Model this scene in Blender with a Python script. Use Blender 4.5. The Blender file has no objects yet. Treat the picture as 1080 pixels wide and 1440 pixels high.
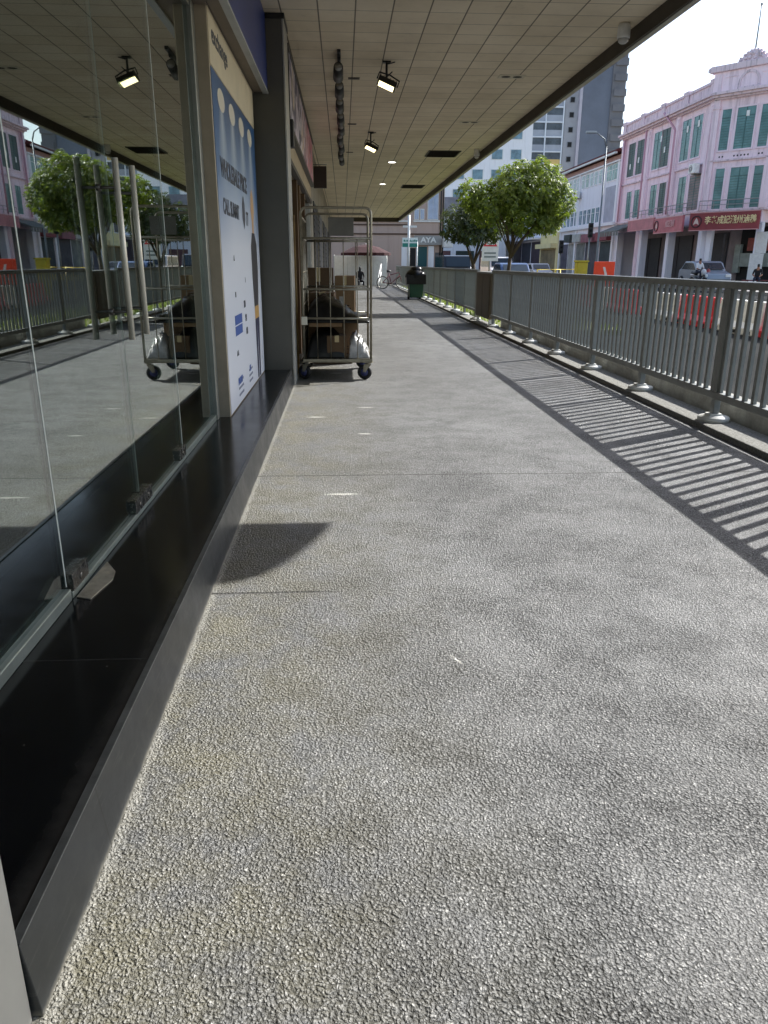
import bpy, bmesh, math, random
from mathutils import Vector, Matrix
R = math.radians
rnd = random.Random(7)
S = bpy.context.scene
COL = S.collection

# ------------------------------------------------------------------ camera
cam_d = bpy.data.cameras.new('camera'); cam = bpy.data.objects.new('camera', cam_d); COL.objects.link(cam)
cam_d.sensor_fit = 'VERTICAL'; cam_d.sensor_height = 24.0; cam_d.lens = 24.0 * 1052.0 / 1440.0
cam_d.clip_start = 0.05; cam_d.clip_end = 3000
def cam_axes(vpx=482., vpy=370., f=1052., roll=0.7):
    y = Vector((vpx - 540., vpy - 720., f)).normalized()
    d = Vector((math.sin(R(roll)), math.cos(R(roll)), 0)); d = (d - y * d.dot(y)).normalized()
    x = (-d).cross(y)
    if x.x < 0: x = -x
    M = Matrix((( x.x, y.x, -d.x), (x.y, y.y, -d.y), (x.z, y.z, -d.z)))   # cam(x right, y down, z fwd) = M @ world
    T = M.transposed()
    r = T @ Vector((1, 0, 0)); u = T @ Vector((0, -1, 0)); b = T @ Vector((0, 0, -1))
    return Matrix(((r.x, u.x, b.x), (r.y, u.y, b.y), (r.z, u.z, b.z)))
cam.matrix_world = Matrix.Translation((0, 0, 1.3)) @ cam_axes().to_4x4()
S.camera = cam

# ------------------------------------------------------------------ sky, sun, exposure
SUN_AZ = math.atan2(0.852, 0.523); SUN_EL = R(38.8)
w = bpy.data.worlds.new('World'); S.world = w; w.use_nodes = True
nt = w.node_tree; bg = nt.nodes['Background']
sky = nt.nodes.new('ShaderNodeTexSky'); sky.sky_type = 'NISHITA'; sky.sun_disc = False
sky.sun_elevation = SUN_EL; sky.sun_rotation = SUN_AZ; sky.altitude = 0; sky.air_density = 1.0; sky.dust_density = 1.6; sky.ozone_density = 1.0
nt.links.new(sky.outputs[0], bg.inputs[0]); bg.inputs[1].default_value = 0.15
sl = bpy.data.lights.new('sun', 'SUN'); sl.energy = 5.0; sl.angle = R(0.5); sl.color = (1.0, 0.985, 0.955)
so = bpy.data.objects.new('sun', sl); COL.objects.link(so)
sd = Vector((math.sin(SUN_AZ) * math.cos(SUN_EL), math.cos(SUN_AZ) * math.cos(SUN_EL), math.sin(SUN_EL)))
so.rotation_euler = (-sd).to_track_quat('-Z', 'Y').to_euler(); so.location = (20, 20, 40)
S.view_settings.view_transform = 'Standard'; S.view_settings.look = 'None'; S.view_settings.gamma = 1.0
S.view_settings.exposure = 0.86
S.cycles.max_bounces = 10; S.cycles.transparent_max_bounces = 16; S.cycles.diffuse_bounces = 5; S.cycles.glossy_bounces = 5
S.cycles.caustics_reflective = False; S.cycles.caustics_refractive = False
S.cycles.sample_clamp_indirect = 6.0

# ------------------------------------------------------------------ helpers
def lin(c):
    return tuple(((v / 255.) / 12.92 if v <= 10 else (((v / 255.) + .055) / 1.055) ** 2.4) for v in c)
MATS = {}
def mat(name, col=(128, 128, 128), rough=.6, metal=0., nscale=0., namt=.25, bump=0., bscale=60., spec=.5, emit=None, estr=0., raw=False, col2=None, rvar=0.):
    """principled material, base colour broken up by two scales of noise"""
    if name in MATS: return MATS[name]
    m = bpy.data.materials.new(name); m.use_nodes = True; MATS[name] = m
    N = m.node_tree.nodes; L = m.node_tree.links; p = N['Principled BSDF']
    c = col if raw else lin(col)
    p.inputs['Base Color'].default_value = (*c, 1); p.inputs['Roughness'].default_value = rough
    p.inputs['Metallic'].default_value = metal; p.inputs['Specular IOR Level'].default_value = spec
    tc = N.new('ShaderNodeTexCoord')
    if nscale:
        n1 = N.new('ShaderNodeTexNoise'); n1.inputs['Scale'].default_value = nscale; n1.inputs['Detail'].default_value = 7; n1.inputs['Roughness'].default_value = .65
        L.new(tc.outputs['Object'], n1.inputs['Vector'])
        rp = N.new('ShaderNodeMapRange'); rp.inputs[1].default_value = .3; rp.inputs[2].default_value = .7
        L.new(n1.outputs[0], rp.inputs[0])
        mx = N.new('ShaderNodeMix'); mx.data_type = 'RGBA'
        c2 = lin(col2) if col2 else tuple(v * (1 - namt) for v in c)
        mx.inputs[6].default_value = (*c2, 1)
        mx.inputs[7].default_value = (*(c if col2 else tuple(min(1, v * (1 + namt * .4)) for v in c)), 1)
        L.new(rp.outputs[0], mx.inputs[0]); L.new(mx.outputs[2], p.inputs['Base Color'])
        if rvar:
            r2 = N.new('ShaderNodeMapRange'); r2.inputs[3].default_value = max(0, rough - rvar); r2.inputs[4].default_value = rough + rvar
            L.new(rp.outputs[0], r2.inputs[0]); L.new(r2.outputs[0], p.inputs['Roughness'])
    if bump:
        n2 = N.new('ShaderNodeTexNoise'); n2.inputs['Scale'].default_value = bscale; n2.inputs['Detail'].default_value = 4
        L.new(tc.outputs['Object'], n2.inputs['Vector'])
        b = N.new('ShaderNodeBump'); b.inputs['Strength'].default_value = bump; b.inputs['Distance'].default_value = .01
        L.new(n2.outputs[0], b.inputs['Height']); L.new(b.outputs[0], p.inputs['Normal'])
    if emit:
        p.inputs['Emission Color'].default_value = (*emit, 1); p.inputs['Emission Strength'].default_value = estr
    return m

class NB:
    """small node-graph builder for the bespoke materials"""
    def __init__(s, name):
        s.m = bpy.data.materials.new(name); s.m.use_nodes = True; s.t = s.m.node_tree
        s.p = s.t.nodes['Principled BSDF']; s.out = s.t.nodes['Material Output']
        s.tc = s.t.nodes.new('ShaderNodeTexCoord'); s.obj = s.tc.outputs['Object']
    def n(s, typ, **k):
        nd = s.t.nodes.new(typ)
        for a, v in k.items(): setattr(nd, a, v)
        return nd
    def put(s, sock, v):
        if hasattr(v, 'is_linked') or isinstance(v, bpy.types.NodeSocket): s.t.links.new(v, sock)
        else: sock.default_value = v
    def math(s, op, a, b=0., c=None, clamp=False):
        nd = s.n('ShaderNodeMath', operation=op, use_clamp=clamp); s.put(nd.inputs[0], a); s.put(nd.inputs[1], b)
        if c is not None: s.put(nd.inputs[2], c)
        return nd.outputs[0]
    def noise(s, scale, detail=4, rough=.6, vec=None, dist=0.):
        nd = s.n('ShaderNodeTexNoise'); s.put(nd.inputs['Vector'], vec or s.obj); nd.inputs['Scale'].default_value = scale
        nd.inputs['Detail'].default_value = detail; nd.inputs['Roughness'].default_value = rough; nd.inputs['Distortion'].default_value = dist
        return nd.outputs[0]
    def voro(s, scale, feature='F1', vec=None, out='Distance', rand=1.):
        nd = s.n('ShaderNodeTexVoronoi', feature=feature); s.put(nd.inputs['Vector'], vec or s.obj); nd.inputs['Scale'].default_value = scale
        nd.inputs['Randomness'].default_value = rand
        return nd.outputs[out]
    def ramp(s, v, a, b, lo=0., hi=1.):
        nd = s.n('ShaderNodeMapRange', clamp=True); s.put(nd.inputs[0], v); nd.inputs[1].default_value = a; nd.inputs[2].default_value = b
        nd.inputs[3].default_value = lo; nd.inputs[4].default_value = hi; return nd.outputs[0]
    def mix(s, f, a, b, mode='MIX'):
        nd = s.n('ShaderNodeMix', data_type='RGBA', blend_type=mode); s.put(nd.inputs[0], f)
        for i, v in ((6, a), (7, b)):
            if isinstance(v, tuple): v = (*v[:3], 1)
            s.put(nd.inputs[i], v)
        return nd.outputs[2]
    def xyz(s):
        nd = s.n('ShaderNodeSeparateXYZ'); s.put(nd.inputs[0], s.obj); return nd.outputs
    def bump(s, h, strength, dist=.01, normal=None):
        nd = s.n('ShaderNodeBump'); nd.inputs['Strength'].default_value = strength; nd.inputs['Distance'].default_value = dist
        s.put(nd.inputs['Height'], h)
        if normal: s.put(nd.inputs['Normal'], normal)
        return nd.outputs[0]
    def line(s, x, c, half, soft=.003):
        d = s.math('ABSOLUTE', s.math('SUBTRACT', x, c)); return s.ramp(d, half, half + soft, 1., 0.)

class MB:
    """collects shapes in one mesh; M is the current transform, mi the current material slot"""
    def __init__(s): s.v = []; s.f = []; s.mi = []; s.sm = []; s.M = Matrix(); s.cur = 0; s.smooth = False
    def add(s, vs, fs, smooth=None):
        o = len(s.v); s.v += [s.M @ Vector(p) for p in vs]; s.f += [tuple(i + o for i in f) for f in fs]
        s.mi += [s.cur] * len(fs); s.sm += [s.smooth if smooth is None else smooth] * len(fs); return s
    def box(s, a, b):
        x0, y0, z0 = (min(a[i], b[i]) for i in range(3)); x1, y1, z1 = (max(a[i], b[i]) for i in range(3))
        return s.add([(x0, y0, z0), (x1, y0, z0), (x1, y1, z0), (x0, y1, z0), (x0, y0, z1), (x1, y0, z1), (x1, y1, z1), (x0, y1, z1)],
                     [(0, 3, 2, 1), (4, 5, 6, 7), (0, 1, 5, 4), (1, 2, 6, 5), (2, 3, 7, 6), (3, 0, 4, 7)])
    def quad(s, *p): return s.add(p, [tuple(range(len(p)))])
    def prism(s, prof, axis, a, b):
        """extrude a 2-D outline (the two other axes in order) along axis from a to b"""
        n = len(prof)
        def P(q, t): return {'x': (t, q[0], q[1]), 'y': (q[0], t, q[1]), 'z': (q[0], q[1], t)}[axis]
        vs = [P(q, a) for q in prof] + [P(q, b) for q in prof]
        fs = [tuple(range(n))[::-1], tuple(range(n, 2 * n))] + [(i, (i + 1) % n, (i + 1) % n + n, i + n) for i in range(n)]
        return s.add(vs, fs)
    def tube(s, pts, rad, seg=8, closed=False, cap=True):
        pts = [Vector(p) for p in pts]; n = len(pts); rads = rad if isinstance(rad, (list, tuple)) else [rad] * n
        vs = []; fs = []; up = None
        for i, p in enumerate(pts):
            a = pts[i - 1] if (i or closed) else p; b = pts[(i + 1) % n] if (i < n - 1 or closed) else p
            t = (b - a).normalized()
            if up is None:
                up = Vector((0, 0, 1)) if abs(t.z) < .9 else Vector((1, 0, 0))
            sx = t.cross(up).normalized(); up = sx.cross(t).normalized()
            for k in range(seg):
                an = 2 * math.pi * k / seg
                vs.append(p + (sx * math.cos(an) + up * math.sin(an)) * rads[i])
        m = n if closed else n - 1
        for i in range(m):
            j = (i + 1) % n
            for k in range(seg):
                l = (k + 1) % seg; fs.append((i * seg + k, i * seg + l, j * seg + l, j * seg + k))
        if cap and not closed: fs += [tuple(range(seg))[::-1], tuple(range((n - 1) * seg, n * seg))]
        return s.add(vs, fs, True)
    def cyl(s, a, b, r, seg=16, r2=None):
        return s.tube([a, b], [r, r if r2 is None else r2], seg)
    def ring(s, c, r, rt, axis='x', seg=24, ts=8):
        pts = []
        for k in range(seg):
            an = 2 * math.pi * k / seg; a, b = r * math.cos(an), r * math.sin(an)
            pts.append(Vector(c) + Vector({'x': (0, a, b), 'y': (a, 0, b), 'z': (a, b, 0)}[axis]))
        return s.tube(pts, rt, ts, closed=True)
    def lathe(s, prof, c=(0, 0, 0), seg=20):
        c = Vector(c); vs = []; fs = []; n = len(prof)
        for r, z in prof:
            for k in range(seg):
                an = 2 * math.pi * k / seg; vs.append(c + Vector((r * math.cos(an), r * math.sin(an), z)))
        for i in range(n - 1):
            for k in range(seg):
                l = (k + 1) % seg; fs.append((i * seg + k, i * seg + l, (i + 1) * seg + l, (i + 1) * seg + k))
        fs += [tuple(range(seg))[::-1], tuple(range((n - 1) * seg, n * seg))]
        return s.add(vs, fs, True)
    def ball(s, c, r, seg=12, rings=8):
        r = r if isinstance(r, (tuple, list)) else (r, r, r); c = Vector(c); vs = []; fs = []
        for i in range(rings + 1):
            ph = math.pi * i / rings
            for k in range(seg):
                an = 2 * math.pi * k / seg
                vs.append(c + Vector((r[0] * math.sin(ph) * math.cos(an), r[1] * math.sin(ph) * math.sin(an), r[2] * math.cos(ph))))
        for i in range(rings):
            for k in range(seg):
                l = (k + 1) % seg; fs.append((i * seg + k, (i + 1) * seg + k, (i + 1) * seg + l, i * seg + l))
        return s.add(vs, fs, True)
    def build(s, name, mats, parent=None, bevel=0., seg=2):
        me = bpy.data.meshes.new(name); me.from_pydata([tuple(p) for p in s.v], [], s.f)
        mats = mats if isinstance(mats, (list, tuple)) else [mats]
        for m in mats: me.materials.append(m)
        me.polygons.foreach_set('material_index', s.mi); me.polygons.foreach_set('use_smooth', s.sm)
        me.validate(); me.update()
        o = bpy.data.objects.new(name, me); COL.objects.link(o)
        if parent: o.parent = parent
        if bevel:
            b = o.modifiers.new('bevel', 'BEVEL'); b.width = bevel; b.segments = seg; b.limit_method = 'ANGLE'; b.angle_limit = R(40)
        return o

def tag(o, label=None, cat=None, group=None, kind=None):
    if label: o['label'] = label
    if cat: o['category'] = cat
    if group: o['group'] = group
    if kind: o['kind'] = kind
    return o
def thing(name, label, cat, loc=(0, 0, 0), rz=0., group=None):
    o = bpy.data.objects.new(name, None); COL.objects.link(o); o.location = loc; o.rotation_euler = (0, 0, rz)
    return tag(o, label, cat, group)
def copy_tree(o, parent=None):
    c = o.copy(); COL.objects.link(c)
    if parent: c.parent = parent
    for ch in list(o.children): copy_tree(ch, c)
    return c
def put(o, m, parent=None):
    """transform a built object's mesh in place"""
    o.data.transform(m); return o
def text(name, body, size, material, parent, M, extrude=.004, bold=0., align='CENTER', sx=1.):
    cu = bpy.data.curves.new(name, 'FONT'); cu.body = body; cu.size = size; cu.extrude = extrude; cu.offset = bold
    cu.align_x = align; cu.align_y = 'CENTER'
    t = bpy.data.objects.new(name, cu); COL.objects.link(t)
    bpy.context.view_layer.update()
    me = bpy.data.meshes.new_from_object(t.evaluated_get(bpy.context.evaluated_depsgraph_get()))
    bpy.data.objects.remove(t); bpy.data.curves.remove(cu)
    me.transform(M @ Matrix.Diagonal((sx, 1, 1, 1))); me.materials.clear(); me.materials.append(material)
    o = bpy.data.objects.new(name, me); COL.objects.link(o); o.parent = parent
    return o
# text facing local -y (x right, z up)
FACE_FRONT = Matrix.Rotation(R(90), 4, 'X')
# text facing world +X with reading direction along +Y
FACE_RIGHT = Matrix.Rotation(R(90), 4, 'Z') @ Matrix.Rotation(R(90), 4, 'X')

# ------------------------------------------------------------------ bespoke materials
def floor_material():
    b = NB('aggregate_concrete'); x, y, z = b.xyz()
    # domain-warped stones of mixed size, with dark pits washed out between them
    wn = b.n('ShaderNodeTexNoise'); wn.inputs['Scale'].default_value = 60.; wn.inputs['Detail'].default_value = 2; b.put(wn.inputs['Vector'], b.obj)
    vm = b.n('ShaderNodeVectorMath', operation='MULTIPLY_ADD'); b.put(vm.inputs[0], wn.outputs['Color']); vm.inputs[1].default_value = (.012, .012, .012); b.put(vm.inputs[2], b.obj); wv = vm.outputs[0]
    d1 = b.voro(130., vec=wv); d2 = b.voro(230., vec=wv); cl = b.voro(105., out='Color', vec=wv); cl2 = b.voro(230., out='Color', vec=wv)
    sep = b.n('ShaderNodeSeparateColor'); b.put(sep.inputs[0], cl); sep2 = b.n('ShaderNodeSeparateColor'); b.put(sep2.inputs[0], cl2)
    peb = b.math('MULTIPLY', b.ramp(d1, .22, .58, 1., 0.), b.ramp(sep.outputs[1], .15, .45, .25, 1.)); peb2 = b.ramp(d2, .2, .6, 1., 0.)
    worn = b.noise(1.3, 5, .7); worn2 = b.noise(.45, 4, .6); grime = b.noise(3.2, 6, .75); fine = b.noise(500., 2, .5); coarse = b.math('ADD', b.math('MULTIPLY', b.noise(80., 3, .6), .8), b.math('MULTIPLY', b.ramp(d1, .1, .75, 1., 0.), .34)); rough2 = b.noise(170., 3, .6)
    base = b.mix(b.ramp(fine, .3, .7), lin((80, 80, 79)), lin((116, 116, 114)))
    base = b.mix(b.math('MULTIPLY', peb2, .8), base, b.mix(sep2.outputs[1], lin((82, 82, 80)), lin((150, 149, 146))))
    pebc = b.mix(sep.outputs[0], lin((98, 98, 96)), lin((166, 165, 162)))
    pebc = b.mix(b.ramp(sep2.outputs[0], .93, .96), pebc, lin((226, 224, 218)))
    c = b.mix(b.math('MULTIPLY', peb, .85), base, pebc)
    pits = b.math('MULTIPLY', b.ramp(coarse, .46, .60, 1., 0.), b.ramp(grime, .36, .60, .35, 1.))
    c = b.mix(b.math('MULTIPLY', pits, .9), c, lin((20, 20, 19)))
    # broad wear: greyer where trodden, pale scrubbed areas, yellow-brown near the step
    c = b.mix(b.ramp(worn, .40, .70, 0., .4), c, lin((60, 60, 59)))
    c = b.mix(b.ramp(worn2, .44, .62, 0., .14), c, lin((178, 180, 181)))
    near = b.ramp(b.math('ADD', x, b.math('MULTIPLY', worn, .5)), -.2, .8, 1., 0.)
    c = b.mix(b.math('MULTIPLY', near, b.ramp(grime, .38, .62, 0., .45)), c, lin((146, 140, 114)))
    dark = b.math('MULTIPLY', b.ramp(grime, .50, .66), b.ramp(worn2, .40, .58))
    c = b.mix(b.math('MULTIPLY', dark, .5), c, lin((46, 44, 41)))
    gum = b.math('MULTIPLY', b.ramp(b.voro(2.1), .035, .045, 1., 0.), .7); c = b.mix(gum, c, lin((44, 43, 42)))
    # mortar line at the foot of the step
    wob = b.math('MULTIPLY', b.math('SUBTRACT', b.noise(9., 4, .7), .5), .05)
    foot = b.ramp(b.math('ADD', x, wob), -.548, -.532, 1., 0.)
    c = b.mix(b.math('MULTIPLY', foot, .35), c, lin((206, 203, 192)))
    # transverse joints
    wy = b.math('ADD', y, b.math('MULTIPLY', b.math('SUBTRACT', b.noise(4., 5, .7), .5), .02))
    gap = b.math('MULTIPLY', b.line(wy, 4.658, .006, .006), b.ramp(b.noise(14., 3), .25, .45, .7, 1.))
    for yy in (8.9, 13.2, 17.5, 21.8, 26.1, 30.4, 34.7, 39.): gap = b.math('MAXIMUM', gap, b.math('MULTIPLY', b.line(wy, yy, .004, .006), .7))
    crack = b.math('MULTIPLY', b.line(wy, 2.862, .005, .005), b.ramp(x, -.12, -.02, 1., 0.))
    gap = b.math('MAXIMUM', gap, crack)
    c = b.mix(b.math('MULTIPLY', gap, .85), c, lin((40, 37, 33)))
    # paint scuffs and spills
    for (sx, sy, rx, ry, a) in ((.375, 2.28, .007, .045, .5), (.20, 7.05, .10, .02, .15), (.16, 5.9, .07, .025, .9), (-.02, 4.25, .13, .02, .2), (-.25, 6.6, .12, .02, -.2), (.33, 11.2, .16, .05, .1), (-.1, 9.4, .1, .03, .3)):
        dx = b.math('DIVIDE', b.math('ADD', b.math('SUBTRACT', x, sx), b.math('MULTIPLY', b.math('SUBTRACT', y, sy), a)), rx)
        dy = b.math('DIVIDE', b.math('SUBTRACT', y, sy), ry)
        dd = b.math('ADD', b.math('MULTIPLY', dx, dx), b.math('MULTIPLY', dy, dy))
        dd = b.math('ADD', dd, b.math('MULTIPLY', b.noise(60., 3), .9))
        c = b.mix(b.ramp(dd, .6, 1.3, .75, 0.), c, lin((224, 221, 212)))
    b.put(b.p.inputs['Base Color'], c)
    relief = b.ramp(b.math('ADD', b.math('MULTIPLY', worn, .5), b.math('MULTIPLY', grime, .5)), .40, .60, .55, 1.1)
    h = b.math('ADD', b.math('MULTIPLY', b.math('MULTIPLY', coarse, relief), 1.0), b.math('MULTIPLY', rough2, .35)); h = b.math('ADD', h, b.math('MULTIPLY', peb2, .05))
    h = b.math('SUBTRACT', h, b.math('MULTIPLY', gap, .3))
    b.put(b.p.inputs['Normal'], b.bump(h, 1.0, .0135))
    b.put(b.p.inputs['Roughness'], b.math('ADD', b.ramp(worn, .3, .7, .32, .46), b.math('MULTIPLY', pits, .3), clamp=True)); b.p.inputs['Specular IOR Level'].default_value = .6
    return b.m
def ceiling_material():
    b = NB('ceiling_tile'); x, y, z = b.xyz(); T = .358
    def cell(v, off): return b.math('ABSOLUTE', b.math('SUBTRACT', b.math('FRACT', b.math('DIVIDE', b.math('SUBTRACT', v, off), T)), .5))
    lx = b.ramp(cell(x, .508), .476, .486); ly = b.ramp(cell(y, .1), .480, .490)
    comb = b.n('ShaderNodeCombineXYZ'); b.put(comb.inputs[0], b.math('FLOOR', b.math('DIVIDE', b.math('SUBTRACT', x, .508), T))); b.put(comb.inputs[1], b.math('FLOOR', b.math('DIVIDE', b.math('SUBTRACT', y, .1), T)))
    wn = b.n('ShaderNodeTexWhiteNoise'); b.put(wn.inputs[0], comb.outputs[0])
    c = b.mix(wn.outputs[0], lin((226, 212, 186)), lin((236, 223, 199)))
    c = b.mix(b.ramp(b.noise(1.1, 5, .65), .4, .7, 0., .35), c, lin((176, 160, 132)))
    c = b.mix(b.ramp(b.noise(5., 6, .75), .55, .75, 0., .25), c, lin((150, 138, 118)))
    c = b.mix(b.math('MULTIPLY', lx, .85), c, lin((74, 66, 54))); c = b.mix(b.math('MULTIPLY', ly, .75), c, lin((96, 86, 70)))
    b.put(b.p.inputs['Base Color'], c); b.p.inputs['Roughness'].default_value = .8
    b.put(b.p.inputs['Normal'], b.bump(b.math('SUBTRACT', b.math('MULTIPLY', b.noise(160., 3), .15), b.math('MAXIMUM', lx, b.math('MULTIPLY', ly, .6))), .5, .004))
    return b.m
def glass_material(name='shop_glass', tint=(.55, .62, .6), f0=.24):
    b = NB(name); b.t.nodes.remove(b.p)
    lw = b.n('ShaderNodeLayerWeight'); lw.inputs[0].default_value = .5
    f5 = b.math('POWER', lw.outputs['Facing'], 4.2)
    fr = b.math('ADD', f0, b.math('MULTIPLY', f5, 1 - f0), clamp=True)
    tr = b.n('ShaderNodeBsdfTransparent'); tr.inputs[0].default_value = (*tint, 1)
    gl = b.n('ShaderNodeBsdfGlossy'); gl.inputs['Roughness'].default_value = .004; gl.inputs[0].default_value = (.9, .95, .93, 1)
    df = b.n('ShaderNodeBsdfDiffuse'); df.inputs[0].default_value = (.5, .52, .5, 1)
    m1 = b.n('ShaderNodeMixShader'); b.put(m1.inputs[0], fr); b.put(m1.inputs[1], tr.outputs[0]); b.put(m1.inputs[2], gl.outputs[0])
    smear = b.ramp(b.noise(2.5, 6, .7), .5, .85, .0, .012)
    m2 = b.n('ShaderNodeMixShader'); b.put(m2.inputs[0], smear); b.put(m2.inputs[1], m1.outputs[0]); b.put(m2.inputs[2], df.outputs[0])
    b.put(b.out.inputs[0], m2.outputs[0]); return b.m
def granite_material():
    b = NB('black_granite'); x, y, z = b.xyz()
    fr = b.math('ABSOLUTE', b.math('SUBTRACT', b.math('FRACT', b.math('DIVIDE', b.math('SUBTRACT', y, .675), 1.35)), .5))
    j = b.ramp(fr, .4975, .4985)
    c = b.mix(b.ramp(b.noise(260., 2), .35, .75), lin((5, 7, 11)), lin((15, 17, 22)))
    c = b.mix(b.ramp(b.noise(1.8, 6, .7), .5, .75, 0., .3), c, lin((26, 28, 32)))
    c = b.mix(b.ramp(b.noise(7., 7, .8), .60, .78, 0., .2), c, lin((80, 82, 84)))
    c = b.mix(b.ramp(b.voro(7.), .012, .022, .8, 0.), c, lin((150, 148, 142)))
    c = b.mix(b.math('MULTIPLY', b.ramp(b.math('ADD', x, b.math('MULTIPLY', b.noise(12., 4), .06)), -.62, -.57, 0., .5), .6), c, lin((96, 94, 90)))
    c = b.mix(b.math('MULTIPLY', j, .7), c, lin((58, 58, 58)))
    b.put(b.p.inputs['Base Color'], c)
    b.put(b.p.inputs['Roughness'], b.ramp(b.noise(3., 6, .7), .3, .75, .10, .26))
    b.p.inputs['Specular IOR Level'].default_value = .2
    b.put(b.p.inputs['Normal'], b.bump(b.noise(1.5, 2), .05, .01))
    return b.m
def riser_material():
    b = NB('riser_panel'); x, y, z = b.xyz()
    c = b.mix(b.ramp(b.noise(2.2, 5), .3, .7), lin((32, 35, 38)), lin((46, 50, 52)))
    mp = b.n('ShaderNodeMapping'); mp.inputs['Scale'].default_value = (1, 1.2, 16); b.put(mp.inputs[0], b.obj)
    c = b.mix(b.ramp(b.noise(5., 6, .75, vec=mp.outputs[0]), .56, .76, 0., .4), c, lin((116, 114, 108)))
    dust = b.ramp(b.math('ADD', z, b.math('MULTIPLY', b.math('SUBTRACT', b.noise(10., 5, .7), .5), .03)), .0, .014, .6, 0.)
    c = b.mix(dust, c, lin((150, 145, 132)))
    fr = b.math('ABSOLUTE', b.math('SUBTRACT', b.math('FRACT', b.math('DIVIDE', b.math('SUBTRACT', y, .1), 1.35)), .5))
    c = b.mix(b.ramp(fr, .4972, .4984, 0., .8), c, lin((20, 20, 20)))
    b.put(b.p.inputs['Base Color'], c); b.put(b.p.inputs['Roughness'], b.ramp(b.noise(4., 6, .7), .3, .7, .28, .5))
    b.put(b.p.inputs['Normal'], b.bump(b.noise(3., 3), .08, .01)); return b.m
def road_material():
    b = NB('asphalt'); x, y, z = b.xyz()
    c = b.mix(b.ramp(b.noise(90., 3), .3, .7), lin((44, 45, 45)), lin((66, 67, 67)))
    c = b.mix(b.ramp(b.noise(.35, 5), .4, .65, 0., .5), c, lin((74, 74, 73)))
    b.p.inputs['Specular IOR Level'].default_value = .0
    b.put(b.p.inputs['Base Color'], c); b.p.inputs['Roughness'].default_value = .85
    b.put(b.p.inputs['Normal'], b.bump(b.noise(120., 3), .15, .004)); return b.m
def wall_stain(name, col, stain, sc=.8, amt=.5, z0=None):
    """painted render with vertical rain streaks"""
    b = NB(name); mp = b.n('ShaderNodeMapping'); mp.inputs['Scale'].default_value = (2.2, 2.2, .18); b.put(mp.inputs[0], b.obj)
    st = b.noise(sc * 1.6, 6, .7, vec=mp.outputs[0]); big = b.noise(sc, 5, .6)
    c = b.mix(b.ramp(big, .3, .7, 0., .22), lin(col), tuple(v * .78 for v in lin(col)))
    c = b.mix(b.ramp(st, .5, .78, 0., amt), c, lin(stain)); c = b.mix(b.ramp(b.noise(6., 6, .75), .58, .8, 0., amt * .6), c, lin(stain))
    b.put(b.p.inputs['Base Color'], c); b.p.inputs['Roughness'].default_value = .85; b.p.inputs['Specular IOR Level'].default_value = .25
    b.put(b.p.inputs['Normal'], b.bump(b.noise(25., 4), .15, .01)); return b.m
def leaf_material(name, a, bb, tr=.35):
    b = NB(name); g = b.n('ShaderNodeNewGeometry'); c = b.mix(g.outputs['Random Per Island'], lin(a), lin(bb))
    c = b.mix(b.ramp(b.noise(1.4, 3), .4, .65, 0., .5), c, lin(a))
    b.put(b.p.inputs['Base Color'], c); b.p.inputs['Roughness'].default_value = .45
    t = b.n('ShaderNodeBsdfTranslucent'); b.put(t.inputs[0], b.mix(.5, c, lin((150, 175, 40))))
    m = b.n('ShaderNodeMixShader'); m.inputs[0].default_value = tr; b.put(m.inputs[1], b.p.outputs[0]); b.put(m.inputs[2], t.outputs[0])
    b.put(b.out.inputs[0], m.outputs[0]); return b.m
def print_material():
    """busy printed fascia: smeared dark strokes over a pale lilac ground, turning pink towards its far end"""
    b = NB('printed_fascia'); x, y, z = b.xyz()
    v = b.voro(2.6, vec=None, out='Distance'); n = b.noise(2.1, 3, .55, dist=1.6); n2 = b.noise(1.6, 3, .5, dist=1.)
    c = b.mix(b.ramp(n, .49, .55), lin((214, 206, 220)), lin((50, 52, 92)))
    c = b.mix(b.ramp(n2, .58, .66, 0., .8), c, lin((216, 200, 170)))
    pink = b.ramp(y, 2.6, 5.2); c = b.mix(b.math('MULTIPLY', pink, b.ramp(b.noise(5., 4, .6, dist=1.), .38, .55)), c, lin((206, 110, 132)))
    c = b.mix(b.ramp(v, .05, .11, .8, 0.), c, lin((40, 40, 60)))
    b.put(b.p.inputs['Base Color'], c); b.p.inputs['Roughness'].default_value = .4; return b.m
def poster_material():
    """the poster's printed picture: dark blue top with four pale spotlight beams, fading to white paper (local y = width, z = height)"""
    b = NB('poster_print'); x, y, z = b.xyz()
    c = b.mix(b.ramp(z, 1.25, 1.75), lin((232, 236, 246)), lin((156, 178, 208)))
    c = b.mix(b.ramp(z, 1.6, 2.35), c, lin((44, 82, 126)))
    c = b.mix(b.math('MULTIPLY', b.ramp(z, 1.0, 1.9), b.ramp(b.math('ABSOLUTE', b.math('SUBTRACT', y, 1.28)), .55, 1.45)), c, lin((40, 98, 154)))
    for yc in (.42, .98, 1.56, 2.16):
        wd = b.math('MULTIPLY', b.math('SUBTRACT', 2.38, z), .32)
        d = b.math('DIVIDE', b.math('ABSOLUTE', b.math('SUBTRACT', y, yc)), b.math('ADD', wd, .03))
        beam = b.math('MULTIPLY', b.ramp(d, .0, 1.3, 1., 0.), b.ramp(z, 2.2, 2.16)); beam = b.math('MULTIPLY', beam, b.ramp(z, 1.5, 2.1, .1, .75))
        c = b.mix(beam, c, lin((206, 218, 226)))
    b.put(b.p.inputs['Base Color'], c); b.p.inputs['Roughness'].default_value = .35; return b.m

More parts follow.
